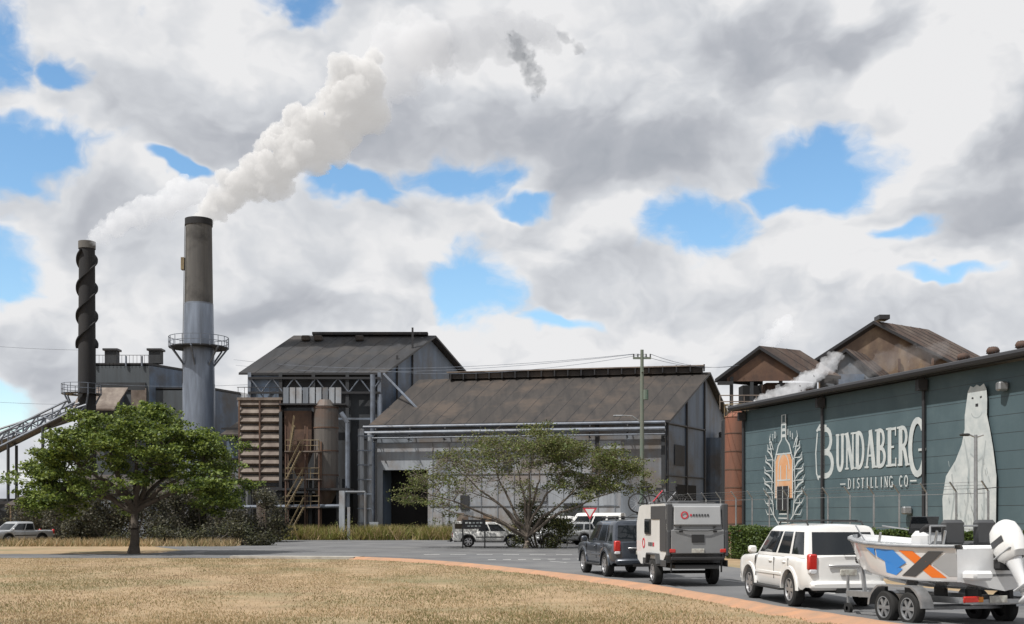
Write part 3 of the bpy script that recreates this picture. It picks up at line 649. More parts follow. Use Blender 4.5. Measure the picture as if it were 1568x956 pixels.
# ---------------------------------------------------------------- still-house gables behind
e=MB()
def gab(A,Bp,z0,ze,za,ax,dvec,ln,wall,roof,ov=.7,zb=None):
    A=Vector((*A,0));Bp=Vector((*Bp,0));ap=A.lerp(Bp,ax);d=Vector((*dvec,0)).normalized()*ln; zb=ze if zb is None else zb
    up=lambda v,z:Vector((v.x,v.y,z))
    e.add([up(A,z0),up(Bp,z0),up(Bp,zb),up(ap,za),up(A,ze)],[(0,1,2,3,4)],wall)
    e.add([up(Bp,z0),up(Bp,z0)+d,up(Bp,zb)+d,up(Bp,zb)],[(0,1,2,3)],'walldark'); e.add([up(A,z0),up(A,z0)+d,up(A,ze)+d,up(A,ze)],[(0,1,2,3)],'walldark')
    f=-d.normalized()*ov
    for q,z in((A,ze),(Bp,zb)):
        a=up(q,z);c=up(ap,za);o=(a-c).normalized()*ov;u=Vector((0,0,.3))
        P=[a+o+f+u,c+f+u,c+d+u,a+o+d+u]
        e.slab(P,.3,roof,'trim')
        for i in range(1,int(ln/1.2)): t=i/int(ln/1.2); e.cyl(P[0].lerp(P[3],t),P[1].lerp(P[2],t),.04,'roofdk',n=4)
    return up(ap,za)
gab((29.2,112),(41.2,110.5),6,16.7,20.3,.46,(.8,.6),8,'tan','roofrust',.8)
e.box((35.0,111.2,20.9),(1.0,1.6,.4),'trim')
for x,w in((31.8,1.8),(38.2,2.4)): e.box((x,111.4,14.5),(w,.2,1.8),'black')
for x in (30.5,33,36.5,39.5): e.box((x,111.6-.125*(x-30),13),(.18,.2,8),'rust')
e.obj('still_house')
e=MB()
gab((28.3,108),(34.2,107.5),6,15.0,17.2,.42,(.6,.8),5,'wallgrey','roofrust',.5,14.3)
e.box((31,107.5,14.6),(2.4,.15,1.1),'wallblue'); e.cyl((29.6,107.4,11),(29.6,107.4,16.5),.14,'trim',n=6)
e.obj('still_house_annex')
e=MB()
gab((19.2,105),(25.6,104.5),14.2,14.5,17.0,.52,(.9,.6),4.5,'rust','roofrust',.7,15.0)
for (x,yy) in((19.6,105),(21.4,105),(24,105),(27,104.7),(23.5,111),(31,111)): e.box((x,yy,11),(.28,.28,7.2),'walldark')
e.box((24,107,11.6),(8.6,6,.25),'trim'); e.box((25.2,107.5,12.9),(4.5,3,2.6),'rust'); e.box((22.2,109,12.9),(2,2,2.6),'black')
for h in(.6,1.15): e.cyl((18.4,104,11.7+h),(27,104,11.7+h),.05,'slat',n=5)
for i in range(9): e.cyl((18.4+i*1.07,104,11.6),(18.4+i*1.07,104,12.85),.04,'slat',n=5)
e.box((18.9,104.6,14.0),(1.2,.3,.3),'trim'); e.box((23,107,5.5),(7,5,11),'walldark')
e.obj('open_still_tower')
e=MB(); e.cyl((18.7,98,0),(18.7,98,10.4),.95,'rustsilo',n=28); e.cyl((18.7,98,10.4),(18.7,98,11),1,'rustsilo',r1=.3,n=28)
for z in np.arange(1.5,10,1.5): e.cyl((18.7,98,z),(18.7,98,z+.08),.98,'rust',n=28)
for i in range(12):
    t=i*math.pi/6; e.cyl((18.7+math.cos(t),98+math.sin(t),10.4),(18.7+math.cos(t),98+math.sin(t),11.5),.03,'yellow',n=4)
e.lathe((18.7,98,11.4),(0,0,1),[(0,.97),(0,1.03),(.08,1.03),(.08,.97)],'yellow',24); e.obj('rusty_tank',smooth=40)
# ---------------------------------------------------------------- poles
e=MB(); e.cyl((0,0,0),(0,0,14.2),.19,'greenpole',r1=.12,n=12); e.box((0,0,13.6),(1.3,.14,.14),'greenpole'); e.box((0,0,12.6),(.12,1.2,.12),'greenpole')
for x in(-.6,-.3,.3,.6): e.cyl((x,0,13.65),(x,0,13.9),.05,'trim',n=8)
e.tube([(0,0,8.9),(-.7,0,9.4),(-1.5,0,9.45)],.05,'galv',6); e.bb((-1.75,0,9.42),(.7,.25,.14),'galv',.05)
e.cyl((.25,0,10.6),(.25,0,11.3),.22,'greenpole',n=10)
e.obj('power_pole',loc=(9.4,85,0))
def wire(name,a,b,sag,r=.018):
    e=MB();a=Vector(a);b=Vector(b);pt=[]
    for i in range(17):
        t=i/16;p=a.lerp(b,t);p.z-=sag*4*t*(1-t);pt.append(p)
    e.tube(pt,r,'steelpipe',4); return e
e=MB()
for o,(b,sg) in ((-.6,((-31,131,19.6),1.0)),(-.3,((-31,132,19.1),1.0)),(.3,((-14,122,17.3),.8))):
    w=wire('w',(9.4+o,85,13.9),b,sg); e.add(w.v,w.f,'steelpipe')
for o in(-.3,.6): w=wire('w',(9.4+o,85,13.9),(22,108,16.3),.7); e.add(w.v,w.f,'steelpipe')
for z in(20.5,14.5): w=wire('w',(-75,120,z+2),(-46,130,z),.8); e.add(w.v,w.f,'steelpipe')
w=wire('w',(-46,130,16.8),(-13,122,17.2),.8); e.add(w.v,w.f,'steelpipe')
e.obj('overhead_wires')
e=MB(); e.cyl((0,0,0),(0,0,5.3),.09,'galv',r1=.06,n=10); e.tube([(0,0,5.2),(-.35,0,5.35)],.03,'galv'); e.bb((-.42,0,5.3),(.35,.2,.1),'plastic',.03); e.tube([(0,0,5.2),(.3,0,5.3)],.03,'galv')
e.cyl((0,0,3.2),(.9,0,3.3),.02,'trim',n=4); e.obj('street_lamp',loc=(17.75,45,0))
e=MB(); e.cyl((0,0,0),(0,0,2.75),.035,'galv',n=8)
T=[(-.45,0,2.7),(.45,0,2.7),(0,0,1.95)]; 
e.add([(x,-.05,z) for x,_,z in T]+[(x,-.03,z) for x,_,z in T],[(0,1,2),(5,4,3),(0,3,4,1),(1,4,5,2),(2,5,3,0)],'redlogo')
e.add([(-.3,-.056,2.63),(.3,-.056,2.63),(0,-.056,2.12)],[(0,1,2)],'pwhite'); e.obj('give_way_sign',loc=(4.9,74,0))
e=MB()
for x in(-.75,.75): e.box((x,0,1.0),(.09,.09,2.0),'plastic')
e.box((0,-.02,1.62),(1.5,.06,.62),'trim')
for i in range(5): e.box((-.5+i*.25,-.055,1.72),(.16,.01,.1),'mural')
for i in range(4): e.box((-.35+i*.25,-.055,1.5),(.16,.01,.07),'mural')
e.obj('notice_sign',loc=(-2.6,80,0))
# ---------------------------------------------------------------- vehicles
def wheel(mb,x,y,R_,w,side,rim='alloy'):
    d=(0,side,0); c=(x,y,R_)
    mb.lathe(c,d,[(-w/2,R_*.55),(-w/2,R_*.9),(-w/2+.03,R_*.985),(-w*.2,R_),(w*.2,R_),(w/2-.03,R_*.985),(w/2,R_*.9),(w/2+.004,R_*.68),(w/2-.01,R_*.64)],'rubber',32)
    mb.lathe(c,d,[(w/2-.01,R_*.66),(w/2+.002,R_*.62),(w/2-.05,R_*.58),(w/2-.10,R_*.5),(w/2-.10,0)],'plastic',32)
    mb.lathe(c,d,[(w/2+.004,R_*.665),(w/2+.006,R_*.61),(w/2-.03,R_*.58)],rim,32)
    mb.lathe(c,d,[(w/2-.09,R_*.2),(w/2-.005,R_*.17),(w/2,0)],rim,16)
    for i in range(6):
        t=i*math.pi/3; a=Vector((math.cos(t),0,math.sin(t)))
        p0=Vector(c)+Vector((0,side*(w/2-.03),0))+a*R_*.12; p1=Vector(c)+Vector((0,side*(w/2-.035),0))+a*R_*.6
        pr=Vector((-a.z,0,a.x)); s0,s1=R_*.09,R_*.12; f=Vector((0,side*.025,0))
        mb.add([p0-pr*s0+f,p0+pr*s0+f,p1+pr*s1+f,p1-pr*s1+f,p0-pr*s0-f,p0+pr*s0-f,p1+pr*s1-f,p1-pr*s1-f],[(0,1,2,3),(0,4,5,1),(1,5,6,2),(2,6,7,3),(3,7,4,0)],rim)
def car(name,loc,heading,paint,L=4.8,W=1.88,H=1.88,zb=1.12,xr=1.05,xf=3.85,Rw=.39,cowl=3.45,hood=1.05,nose=.9,cab_r=.12,lean_r=.28,lean_f=.95,win=None,sill=.42,rack=True,canopy=None,scale=1,under=None,flare='plastic'):
    mb=MB(); Ra=Rw*1.2
    X=set(list(np.linspace(0,L,15))+[.03,.1,.2,L-.03,L-.1,L-.2,L-.35,cowl])
    for a in(xr,xf):
        for i in range(13): X.add(a+Ra*math.cos(math.pi*i/12))
    X=sorted(x for x in X if 0<=x<=L); 
    def bot(x):
        b=sill+ (.06 if x>L-.4 or x<.3 else 0)
        for a in(xr,xf):
            if abs(x-a)<Ra: b=max(b,Rw+math.sqrt(Ra*Ra-(x-a)**2))
        return b
    def top(x):
        if x<=cowl: return zb
        t=(x-cowl)/(L-cowl); z=zb-(zb-hood)*t
        if t>.75: z-= (hood-nose)*((t-.75)/.25)**2
        return z
    V=[0,.1,.35,.6,.82,.93,1]; ins=[.05,.02,0,0,.012,.03,.085]
    def hw(x,j):
        w=W/2-ins[j]; rc=.32
        for dx in(x,L-x):
            if dx<rc: q=(rc-dx)/rc; w-=.2*(1-math.sqrt(max(0,1-q*q)))
        return w
    for sd in(-1,1):
        rows=[]
        for j,v in enumerate(V): rows.append([(x,sd*hw(x,j),max(bot(x),sill)+(top(x)-bot(x))*v) for x in X])
        mb.grid(rows,paint)
    Y=[-1,-.8,-.4,0,.4,.8,1]
    mb.grid([[(x,hw(x,6)*y,top(x)+.03*(1-y*y)) for x in X] for y in Y],paint)
    for x in(0,L): mb.grid([[(x+(.05 if x else -.05)*(1-abs(y)**3)*(1 if v<.8 else .5),hw(x,j)*y,bot(x)+(top(x)-bot(x))*v+(.03*(1-y*y) if j==6 else 0)) for y in Y] for j,v in enumerate(V)],paint)
    mb.box((L/2,0,.62),(L-.3,W-.62,.5),'plastic')
    for a in(xr,xf):
        for sd in(-1,1):
            rows=[[(a+(Ra+dr)*math.cos(math.pi*i/16),sd*(W/2+dy),Rw+(Ra+dr)*math.sin(math.pi*i/16)) for i in range(17)] for dr,dy in((-.01,-.1),(-.01,.025),(.06,.02),(.075,-.02))]
            mb.grid(rows,paint if flare=='paint' else 'plastic'); 
            wheel(mb,a,sd*(W/2-.13),Rw,.25,sd)
        mb.cyl((a,-W/2+.2,Rw),(a,W/2-.2,Rw),.06,'plastic',n=8)
    win=win or [(0.04,.27),(.31,.55),(.58,.93)]
    cols=sorted(set([0,1]+[q for a in win for q in a])); VV=[0,.1,.8,.9,.97,1]; iw=[0,.0,0,.02,.07,.16]
    x1=cowl+.08
    def gp(s,j):
        v=VV[j]; z=zb-.02+v*(H-zb-.02); xa=cab_r+lean_r*v; xb=x1-lean_f*v; w=W/2*(.945-.115*v)-iw[j]
        x=xa+(xb-xa)*s
        return x,w,z
    def col(s,j):
        x,w,z=gp(s,j)
        if 0<s<1:
            xt=cab_r+lean_r+(x1-lean_f-cab_r-lean_r)*s; xbm=cab_r+(x1-cab_r)*s; v=VV[j]
            x=xbm+(xt-xbm)*v
        if s in(0,1): w-=.05
        return x,w,z
    for sd in(-1,1):
        for j in range(len(VV)-1):
            for i in range(len(cols)-1):
                a,b=cols[i],cols[i+1]; g=j==1 and any(abs(a-q[0])<1e-6 and abs(b-q[1])<1e-6 for q in win)
                P=[(lambda t:(t[0],sd*t[1],t[2]))(col(*c)) for c in((a,j),(b,j),(b,j+1),(a,j+1))]
                mb.add(P,[(0,1,2,3)],'glass' if g else paint)
    for s in(0,1):
        for j in range(len(VV)-1):
            Yf=[-1,-.9,-.45,0,.45,.9,1]
            for k in range(6):
                P=[]
                for yy,jj in((Yf[k],j),(Yf[k+1],j),(Yf[k+1],j+1),(Yf[k],j+1)):
                    x,w,z=col(s,jj); x+=(.07 if s else -.04)*(1-yy*yy); P.append((x,w*yy,z))
                mb.add(P,[(0,1,2,3)],'glass' if (j==1 and 0<k<5) else paint)
    j=len(VV)-1; 
    mb.grid([[(col(s,j)[0]+((.07 if s else -.04)*(1-y*y) if s in(0,1) else 0),col(s,j)[1]*y,col(s,j)[2]+.035*(1-y*y)*(1 if 0<s<1 else .0)) for s in (0,.06,.5,.94,1)] for y in Y],paint)
    for sd in(-1,1):
        for s in [ (win[i][1]+win[i+1][0])/2 for i in range(len(win)-1)]+[win[-1][1]+.02]:
            x=cab_r+(x1-cab_r)*s; mb.box((x,sd*(W/2-.003),(zb+sill)/2+.06),(.012,.02,zb-sill-.22),'plastic')
        for s in [win[i][0]+.03 for i in range(1,len(win))]:
            x=cab_r+(x1-cab_r)*s; mb.bb((x+.1,sd*(W/2-.0),zb-.14),(.2,.05,.035),paint,.012)
        mb.bb((x1-lean_f*.25,sd*(W/2+.1),zb+.1),(.14,.2,.18),paint,.04)
        mb.bb(((xr+xf)/2,sd*(W/2-.02),sill-.04),(xf-xr-2*Ra-.02,.18,.07),'plastic',.02)
        mb.bb(((xr+xf)/2,sd*(W/2+.004),.72),(xf-xr-2*Ra-.1,.03,.07),'plastic' if flare!='paint' else paint,.01)
        if rack:
            xa=cab_r+lean_r+.25;xb=x1-lean_f-.1; yy=sd*(W/2*.83-.14)
            mb.tube([(xa,yy,H-.03),(xa+.1,yy,H+.05),(xb-.1,yy,H+.05),(xb,yy,H-.03)],.022,'plastic',6)
        if canopy is None:
            mb.bb((.03,sd*(W/2-.15),zb-.1),(.16,.2,.36),'red',.03); mb.bb((.015,sd*(W/2-.15),zb-.3),(.15,.17,.1),'lens',.02)
        mb.bb((L-.13,sd*(W/2-.3),nose-.03),(.22,.38,.17),'lens',.04)
    mb.bb((-.03,0,.53),(.24,W-.16,.2),paint if flare=='paint' else 'plastic',.06); mb.bb((L+.0,0,.52),(.2,W-.2,.22),paint,.06)
    mb.box((L+.035,0,nose-.06),(.06,.75,.14),'plastic'); mb.bb((-.075,.0,.82),(.03,.38,.13),'plate',.01); mb.bb((-.07,0,.96),(.04,.9,.05),'alloy',.01)
    mb.cyl((-.1,0,.42),(-.35,0,.42),.03,'plastic',n=8); mb.box((-.11,0,.42),(.1,.6,.1),'plastic')
    if rack:
        for x in(cab_r+lean_r+.6,x1-lean_f-.5): mb.bb((x,0,H+.07),(.06,W*.72,.03),'plastic',.01)
        mb.cyl((-.05,.1,zb+.06),(-.07,-.42,zb+.14),.012,'plastic',n=5)
    if canopy:
        (a,b,z0,z1,k)=canopy
        mb.bb(((a+b)/2,0,(z0+z1)/2),(b-a,W*.93,z1-z0),k,.05)
        for sd in(-1,1): mb.bb(((a+b)/2,sd*(W*.93/2+.004),z1-.35),((b-a)*.8,.02,.36),'glass',.008); mb.bb((a-.0,sd*(W/2-.14),.86),(.06,.12,.34),'red',.02)
    o=mb.obj(name,loc=loc,rz=R(90+heading),smooth=38,rec=True,scale=scale)
    return o
def place(lx,ly,W,heading):
    h=R(heading); return (lx+W/2*math.cos(h),ly+W/2*math.sin(h))
x,y=place(6.88,27.4,1.95,7); car('four_wheel_drive_car',(x,y,0),7,'pwhite',flare='paint',scale=1.07,zb=1.14,H=1.88)
x,y=place(3.6,41.3,1.95,11); car('suv_car',(x,y,0),11,'pdark',scale=1.1,flare='paint')
car('utility_truck',(-4.2,82.8,0),-90,'pwhite',L=5.2,W=1.85,H=1.78,zb=1.08,xr=1.15,xf=4.15,cowl=3.95,hood=1.05,nose=.9,cab_r=1.7,lean_r=.12,lean_f=.85,win=[(.06,.42),(.46,.92)],rack=False,canopy=(.05,1.75,.95,1.82,'pwhite'))
car('utility_truck',(-36.4,92,0),150,'psilver',L=5.1,W=1.85,H=1.78,zb=1.08,xr=1.15,xf=4.1,cowl=3.9,cab_r=1.7,lean_r=.12,lean_f=.85,win=[(.06,.42),(.46,.92)],rack=False)
car('parked_car',(6.2,89,0),105,'psilver',L=4.6,H=1.75)
car('parked_van',(8.8,91,0),70,'pwhite',L=5.2,W=1.95,H=2.45,zb=1.25,xf=4.2,cowl=4.5,hood=1.2,nose=1.0,lean_f=.9,lean_r=.08,rack=False)
car('parked_van',(5.0,94,0),100,'pwhite',L=4.9,W=1.9,H=2.2,zb=1.2,xf=4.0,cowl=4.2,hood=1.1,nose=.95,lean_f=.9,lean_r=.1,rack=False)
e=MB(); Lc=3.9; Wc=1.94
prof=[(.0,1.05),(.12,1.0),(.55,.72),(3.3,.6),(3.75,.75),(3.9,1.1),(3.9,1.95),(3.55,2.5),(3.2,2.56),(.25,2.58),(.1,2.5),(-.02,1.75)]
n=len(prof)
for sd in(-1,1): e.add([(x,sd*Wc/2,z) for x,z in prof],[tuple(range(n))],'pwhite')
for i in range(n):
    a=prof[i];b=prof[(i+1)%n]; k='pwhite' if i in(4,5,6,7,8) else 'cmid'
    e.add([(a[0],-Wc/2,a[1]),(a[0],Wc/2,a[1]),(b[0],Wc/2,b[1]),(b[0],-Wc/2,b[1])],[(0,1,2,3)],k)
e.bb((0.0,0,2.2),(.1,1.5,.6),'cgrey',.03,Matrix.Rotation(R(7),3,'Y')); e.bb((-.03,0,1.4),(.08,1.7,.75),'cmid',.03)
for sd in(-1,1):
    e.bb((.03,sd*.88,2.05),(.16,.18,1.05),'cdark',.03); e.bb((-.05,sd*.8,1.12),(.07,.2,.12),'red',.02); e.bb((0,sd*.92,1.35),(.14,.12,.8),'cdark',.03)
    e.bb((1.0,sd*(Wc/2+.012),2.3),(1.8,.03,.42),'cdark',.01); e.bb((.4,sd*(Wc/2+.012),1.6),(.7,.03,1.0),'cdark',.01)
    e.bb((2.3,sd*(Wc/2+.02),1.85),(.75,.05,.5),'plastic',.02); e.bb((2.3,sd*(Wc/2+.05),1.85),(.63,.02,.38),'glass',.01)
    e.bb((1.5,sd*(Wc/2+.012),.72),(2.9,.03,.2),'cdark',.01)
    e.bb((1.45,sd*(Wc/2+.03),.98),(1.2,.24,.06),'cdark',.02)
    e.bb((.8,sd*(Wc/2+.03),.82),(.06,.24,.34),'cdark',.02,Matrix.Rotation(R(25),3,'Y')); e.bb((2.1,sd*(Wc/2+.03),.82),(.06,.24,.34),'cdark',.02,Matrix.Rotation(R(-25),3,'Y'))
    for i in range(4): e.bb((1.6+i*.2,sd*(Wc/2+.006),1.28),(.13,.012,.13),'redlogo' if i<1 else 'cdark',.004)
    e.lathe((2.9,sd*(Wc/2+.005),1.3),(0,sd,0),[(0,.17),(.01,.17),(.01,.12),(0,.12)],'redlogo',20)
    wheel(e,1.45,sd*(Wc/2-.05),.4,.26,sd)
    e.cyl((.1,sd*.8,1.05),(.1,sd*.8,.45),.03,'plastic',n=6)
e.cyl((1.45,-.8,.4),(1.45,.8,.4),.05,'plastic',n=8); e.box((1.7,0,.62),(3.4,1.4,.12),'plastic')
e.lathe((-.06,.42,2.22),(-1,0,0),[(0,.12),(.012,.12),(.012,.08),(0,.08)],'redlogo',20)
for i in range(7): e.bb((-.066,.22-i*.09,2.22),(.012,.055,.07),'redlogo' if i<1 else 'cdark',.003)
e.bb((-.085,.0,1.12),(.03,.4,.13),'plate',.01); e.bb((-.085,0,1.5),(.03,.4,.24),'plastic',.01)
for sd in (-.6,.6): e.cyl((-.02,sd*.9,1.85),(-.07,sd*.9,1.85),.03,'plastic',n=8); e.bb((-.08,sd*.9,1.72),(.03,.12,.05),'plastic',.01)
e.tube([(-.1,-.75,1.78),(-.13,-.3,1.74),(-.13,.3,1.74),(-.1,.75,1.78)],.014,'plastic')
e.bb((-.02,0,.88),(.1,1.7,.1),'plastic',.02)
for yy in(-.7,.7): e.tube([(.4,yy,2.57),(.45,yy,2.62),(3.1,yy,2.62),(3.15,yy,2.57)],.02,'plastic')
e.bb((1.6,0,2.63),(1.2,.7,.1),'cdark',.03)
for sd in(-.45,.45): e.cyl((3.7,sd,.62),(5.1,0,.5),.05,'plastic',n=6)
e.bb((4.2,0,.85),(.5,1.1,.5),'cdark',.04); e.cyl((4.9,0,.5),(4.9,0,.05),.04,'galv',n=6)
e.obj('camper_trailer',loc=(5.72,36.3,0),rz=R(90+7.5),smooth=30,rec=False)
def bike(loc,rz,kf):
    e=MB()
    for x in(-.52,.52):
        e.lathe((x,0,.34),(0,1,0),[(-.025,.31),(0,.35),(.025,.31),(0,.30),(-.025,.31)],'rubber',24)
        for k in range(8): t=k*math.pi/8; e.cyl((x-.31*math.cos(t),0,.34-.31*math.sin(t)),(x+.31*math.cos(t),0,.34+.31*math.sin(t)),.004,'alloy',n=3)
    fr=[((-.52,0,.34),(-.05,0,.3)),((-.05,0,.3),(-.2,0,.85)),((-.52,0,.34),(-.18,0,.75)),((-.05,0,.3),(.36,0,.78)),((-.18,0,.75),(.36,0,.82)),((.36,0,.86),(.52,0,.34))]
    for i,(a,b) in enumerate(fr): e.cyl(a,b,.018,kf if i in(3,) else 'plastic',n=6)
    e.cyl((.34,-.28,.98),(.34,.28,.98),.015,'plastic',n=6); e.cyl((.36,0,.8),(.34,0,.98),.018,'plastic',n=6); e.bb((-.22,0,.9),(.26,.12,.06),'plastic',.02); e.cyl((-.05,-.08,.3),(-.05,.08,.3),.09,'alloy',n=12)
    return e.obj('bicycle',loc=loc,rz=rz)
bike((4.85,40.6,2.3),R(8),'redlogo'); bike((5.35,40.95,2.25),R(5),'alloy')
e=MB()
e.cyl((0,0,.5),(0,0,2.7),.05,'plastic',n=8); e.tube([(-.6,0,2.28),(1.0,0,2.28)],.03,'plastic'); e.tube([(-.5,.33,2.24),(1.1,.33,2.24)],.03,'plastic'); e.cyl((0,0,2.2),(0,.4,2.2),.03,'plastic',n=6)
e.obj('bicycle_rack',loc=(4.9,40.62,0))
S=[(0,1.04,.95,.02,.2,.86),(1.2,1.06,.97,.02,.2,.87),(2.2,1.05,.95,.03,.23,.9),(3.0,.99,.85,.06,.3,.94),(3.6,.86,.68,.12,.38,.99),(4.15,.64,.45,.24,.52,1.04),(4.5,.42,.28,.4,.68,1.08),(4.72,.2,.13,.6,.84,1.1),(4.8,.05,.03,.8,.96,1.11)]
e=MB(); Z0=.68
for sd in(-1,1):
    rows=[]
    for (x,bg,bc,zk,zc,zg) in S:
        rows.append([(x,0,Z0+zk),(x,sd*bc*.5,Z0+zk*.5+zc*.5-.01),(x,sd*bc,Z0+zc),(x,sd*(bc+.02),Z0+zc+.04),(x,sd*(bc*.55+bg*.45),Z0+zc*.55+zg*.45),(x,sd*bg,Z0+zg-.05),(x,sd*(bg+.035),Z0+zg-.04),(x,sd*(bg+.03),Z0+zg+.02),(x,sd*bg*.88,Z0+zg+.03),(x,sd*bg*.85,Z0+zg-.02),(x,sd*bg*.8,Z0+(zc+.12 if x<3.3 else zg-.15))])
    e.grid(rows,'hull')
    e.tube([(x,sd*(bg+.04),Z0+zg-.01) for (x,bg,bc,zk,zc,zg) in S],.022,'galv',6)
    def sp(x,v,o=.012):
        bg=np.interp(x,[s[0] for s in S],[s[1] for s in S]);bc=np.interp(x,[s[0] for s in S],[s[2] for s in S]);zc=np.interp(x,[s[0] for s in S],[s[4] for s in S]);zg=np.interp(x,[s[0] for s in S],[s[5] for s in S])
        return (x,sd*(bc+(bg-bc)*v+o),Z0+zc+(zg-zc)*v)
    def gpz(P,k,o): e.add([sp(x,v,o) for x,v in P],[tuple(range(len(P)))],k)
    gpz([(.35,.1),(.8,.1),(1.75,.85),(1.3,.85)],'orange',.018); gpz([(1.75,.1),(1.3,.1),(.35,.85),(.8,.85)],'cdark',.024)
    gpz([(1.55,.5),(1.95,.85),(2.6,.85),(2.6,.6),(1.9,.3)],'blue',.02); gpz([(1.95,.1),(1.7,.3),(2.3,.5),(2.3,.15)],'blue',.02); gpz([(2.65,.6),(2.65,.85),(3.0,.85)],'blue',.03)
    gpz([(.0,.15),(.3,.15),(.75,.5),(.3,.8),(.0,.8)],'cgrey',.016)
e.grid([[(0,y*1.02,Z0+z) for y in(-1,-.9,0,.9,1)] for z in(.2,.5,.8)],'hull'); e.add([(0,-.95,Z0+.2),(0,0,Z0+.02),(0,.95,Z0+.2)],[(0,1,2)],'hull')
e.slab([(0,-.82,Z0+.34),(3.4,-.68,Z0+.42),(3.4,.68,Z0+.42),(0,.82,Z0+.34)],.05,'cgrey'); e.slab([(3.3,-.75,Z0+.92),(4.2,-.5,Z0+1.0),(4.7,0,Z0+1.1),(4.2,.5,Z0+1.0),(3.3,.75,Z0+.92)],.08,'hull')
e.bb((.25,0,Z0+.7),(.45,1.7,.35),'hull',.06)
for sd in(-1,1): e.bb((-.18,sd*.72,Z0+.32),(.4,.42,.18),'hull',.05)
e.bb((2.2,0,Z0+.75),(.5,.7,.85),'hull',.1); e.bb((2.05,0,Z0+1.2),(.3,.6,.12),'plastic',.04,Matrix.Rotation(R(25),3,'Y'))
e.bb((2.42,0,Z0+1.3),(.03,.66,.36),'glass',.01,Matrix.Rotation(R(-18),3,'Y'))
for sd in(-.36,.36): 
    e.bb((1.2,sd,Z0+.88),(.45,.5,.16),'cdark',.06); e.bb((1.0,sd,Z0+1.12),(.14,.5,.5),'cdark',.06); e.cyl((1.2,sd,Z0+.35),(1.2,sd,Z0+.85),.05,'galv',n=8)
for sd in(-.95,.95):
    e.tube([(3.2,sd*.9,Z0+.95),(3.6,sd*.8,Z0+1.18),(4.4,sd*.35,Z0+1.32)],.016,'galv'); 
    for x in(.5,.75,2.6): e.cyl((x,sd,Z0+.88),(x-.08,sd,Z0+1.15),.025,'galv',n=8)
e.tube([(.9,-.95,Z0+.9),(.95,-.9,Z0+1.25),(.95,.9,Z0+1.25),(.9,.95,Z0+.9)],.02,'galv')
bo=e.obj('hull',smooth=38)
e=MB()
rt=Matrix.Rotation(R(28),3,'Y')
def tp(v): return rt@Vector(v)+Vector((-.3,0.1,Z0+.75))
secs=[(-.18,.2,.13),(-.1,.3,.2),(.1,.34,.215),(.32,.33,.21),(.48,.28,.18),(.57,.18,.12),(.6,.05,.04)]
rows=[]
for z,rx,ry in secs:
    rows.append([tp(((abs(math.cos(t))**.75*math.copysign(1,math.cos(t)))*rx-.02,(abs(math.sin(t))**.75*math.copysign(1,math.sin(t)))*ry,z)) for t in np.linspace(0,2*math.pi,25)])
e.grid(rows,'pwhite')
e.grid([[tp((math.cos(t)*(r1),math.sin(t)*r2,z)) for t in np.linspace(0,2*math.pi,17)] for z,r1,r2 in((-.16,.2,.13),(-.3,.15,.1),(-.6,.11,.06),(-.78,.12,.05))],'hull')
e.bb(tp((0,.216,.2)),(.34,.01,.12),'cdark',.004,rt); e.bb(tp((0,-.216,.2)),(.34,.01,.12),'cdark',.004,rt)
e.bb(tp((0,.19,-.03)),(.5,.05,.03),'cgrey',.01,rt)
e.bb(tp((-.05,0,-.72)),(.42,.24,.025),'hull',.008,rt)
rows=[[tp((x,math.cos(t)*r_,-.92+math.sin(t)*r_)) for t in np.linspace(0,2*math.pi,13)] for x,r_ in((.26,.01),(.2,.05),(.0,.075),(-.2,.065),(-.26,.05))]
e.grid(rows,'hull'); e.add([tp(v) for v in((.1,.012,-.74),(-.12,.012,-.74),(-.12,.012,-.9),(.12,.012,-.9),(.1,-.012,-.74),(-.12,-.012,-.74),(-.12,-.012,-.9),(.12,-.012,-.9))],[(0,1,2,3),(7,6,5,4),(0,3,7,4),(1,5,6,2)],'hull')
e.add([tp(v) for v in((.1,.0,-.98),(-.12,.0,-.98),(-.1,0,-1.16),(.0,0,-1.16))],[(0,1,2,3)],'hull')
for i in range(3):
    t=i*2.094; a=Vector((0,math.cos(t),math.sin(t)));b=Vector((0,-math.sin(t),math.cos(t)))
    c0=Vector((-.3,0,-.92)); e.add([tp(c0+a*.04-b*.03+Vector((.03,0,0))),tp(c0+a*.19-b*.09+Vector((.05,0,0))),tp(c0+a*.2+b*.07-Vector((.04,0,0))),tp(c0+a*.04+b*.03-Vector((.03,0,0)))],[(0,1,2,3)],'galv')
e.bb((-.12,0.1,Z0+.62),(.25,.32,.42),'plastic',.04); 
ou=e.obj('outboard_motor',smooth=40)
e=MB()
for sd in(-1,1):
    e.box((2.2,sd*.62,.52),(4.2,.07,.12),'galv'); e.cyl((4.2,sd*.62,.52),(5.3,0,.5),.05,'galv',n=6)
    for x in(1.35,2.15): wheel(e,x,sd*1.06,.33,.2,sd,'galv')
    rows=[[(1.75+q*math.cos(t)*.92,sd*yy,.36+q*.42*min(1,1.25*math.sin(t))) for t in np.linspace(0,math.pi,15)] for yy,q in((.93,1),(1.19,1),(1.19,.93))]
    e.grid(rows,'galv')
    for x in(.4,1.4,2.4,3.4): e.box((x,sd*.35,.62),(.3,.08,.2),'plastic')
    e.bb((-.1,sd*.8,.56),(.06,.34,.12),'red',.015); e.bb((-.13,sd*.62,.56),(.03,.1,.1),'amber',.01)
for x in(.1,1.4,2.6,3.8): e.box((x,0,.49),(.08,1.3,.08),'galv')
for x in(1.35,2.15): e.box((x,0,.33),(.06,2.0,.06),'galv')
e.box((-.1,0,.52),(.05,1.9,.08),'galv'); e.bb((-.14,.25,.56),(.02,.38,.13),'plate',.005)
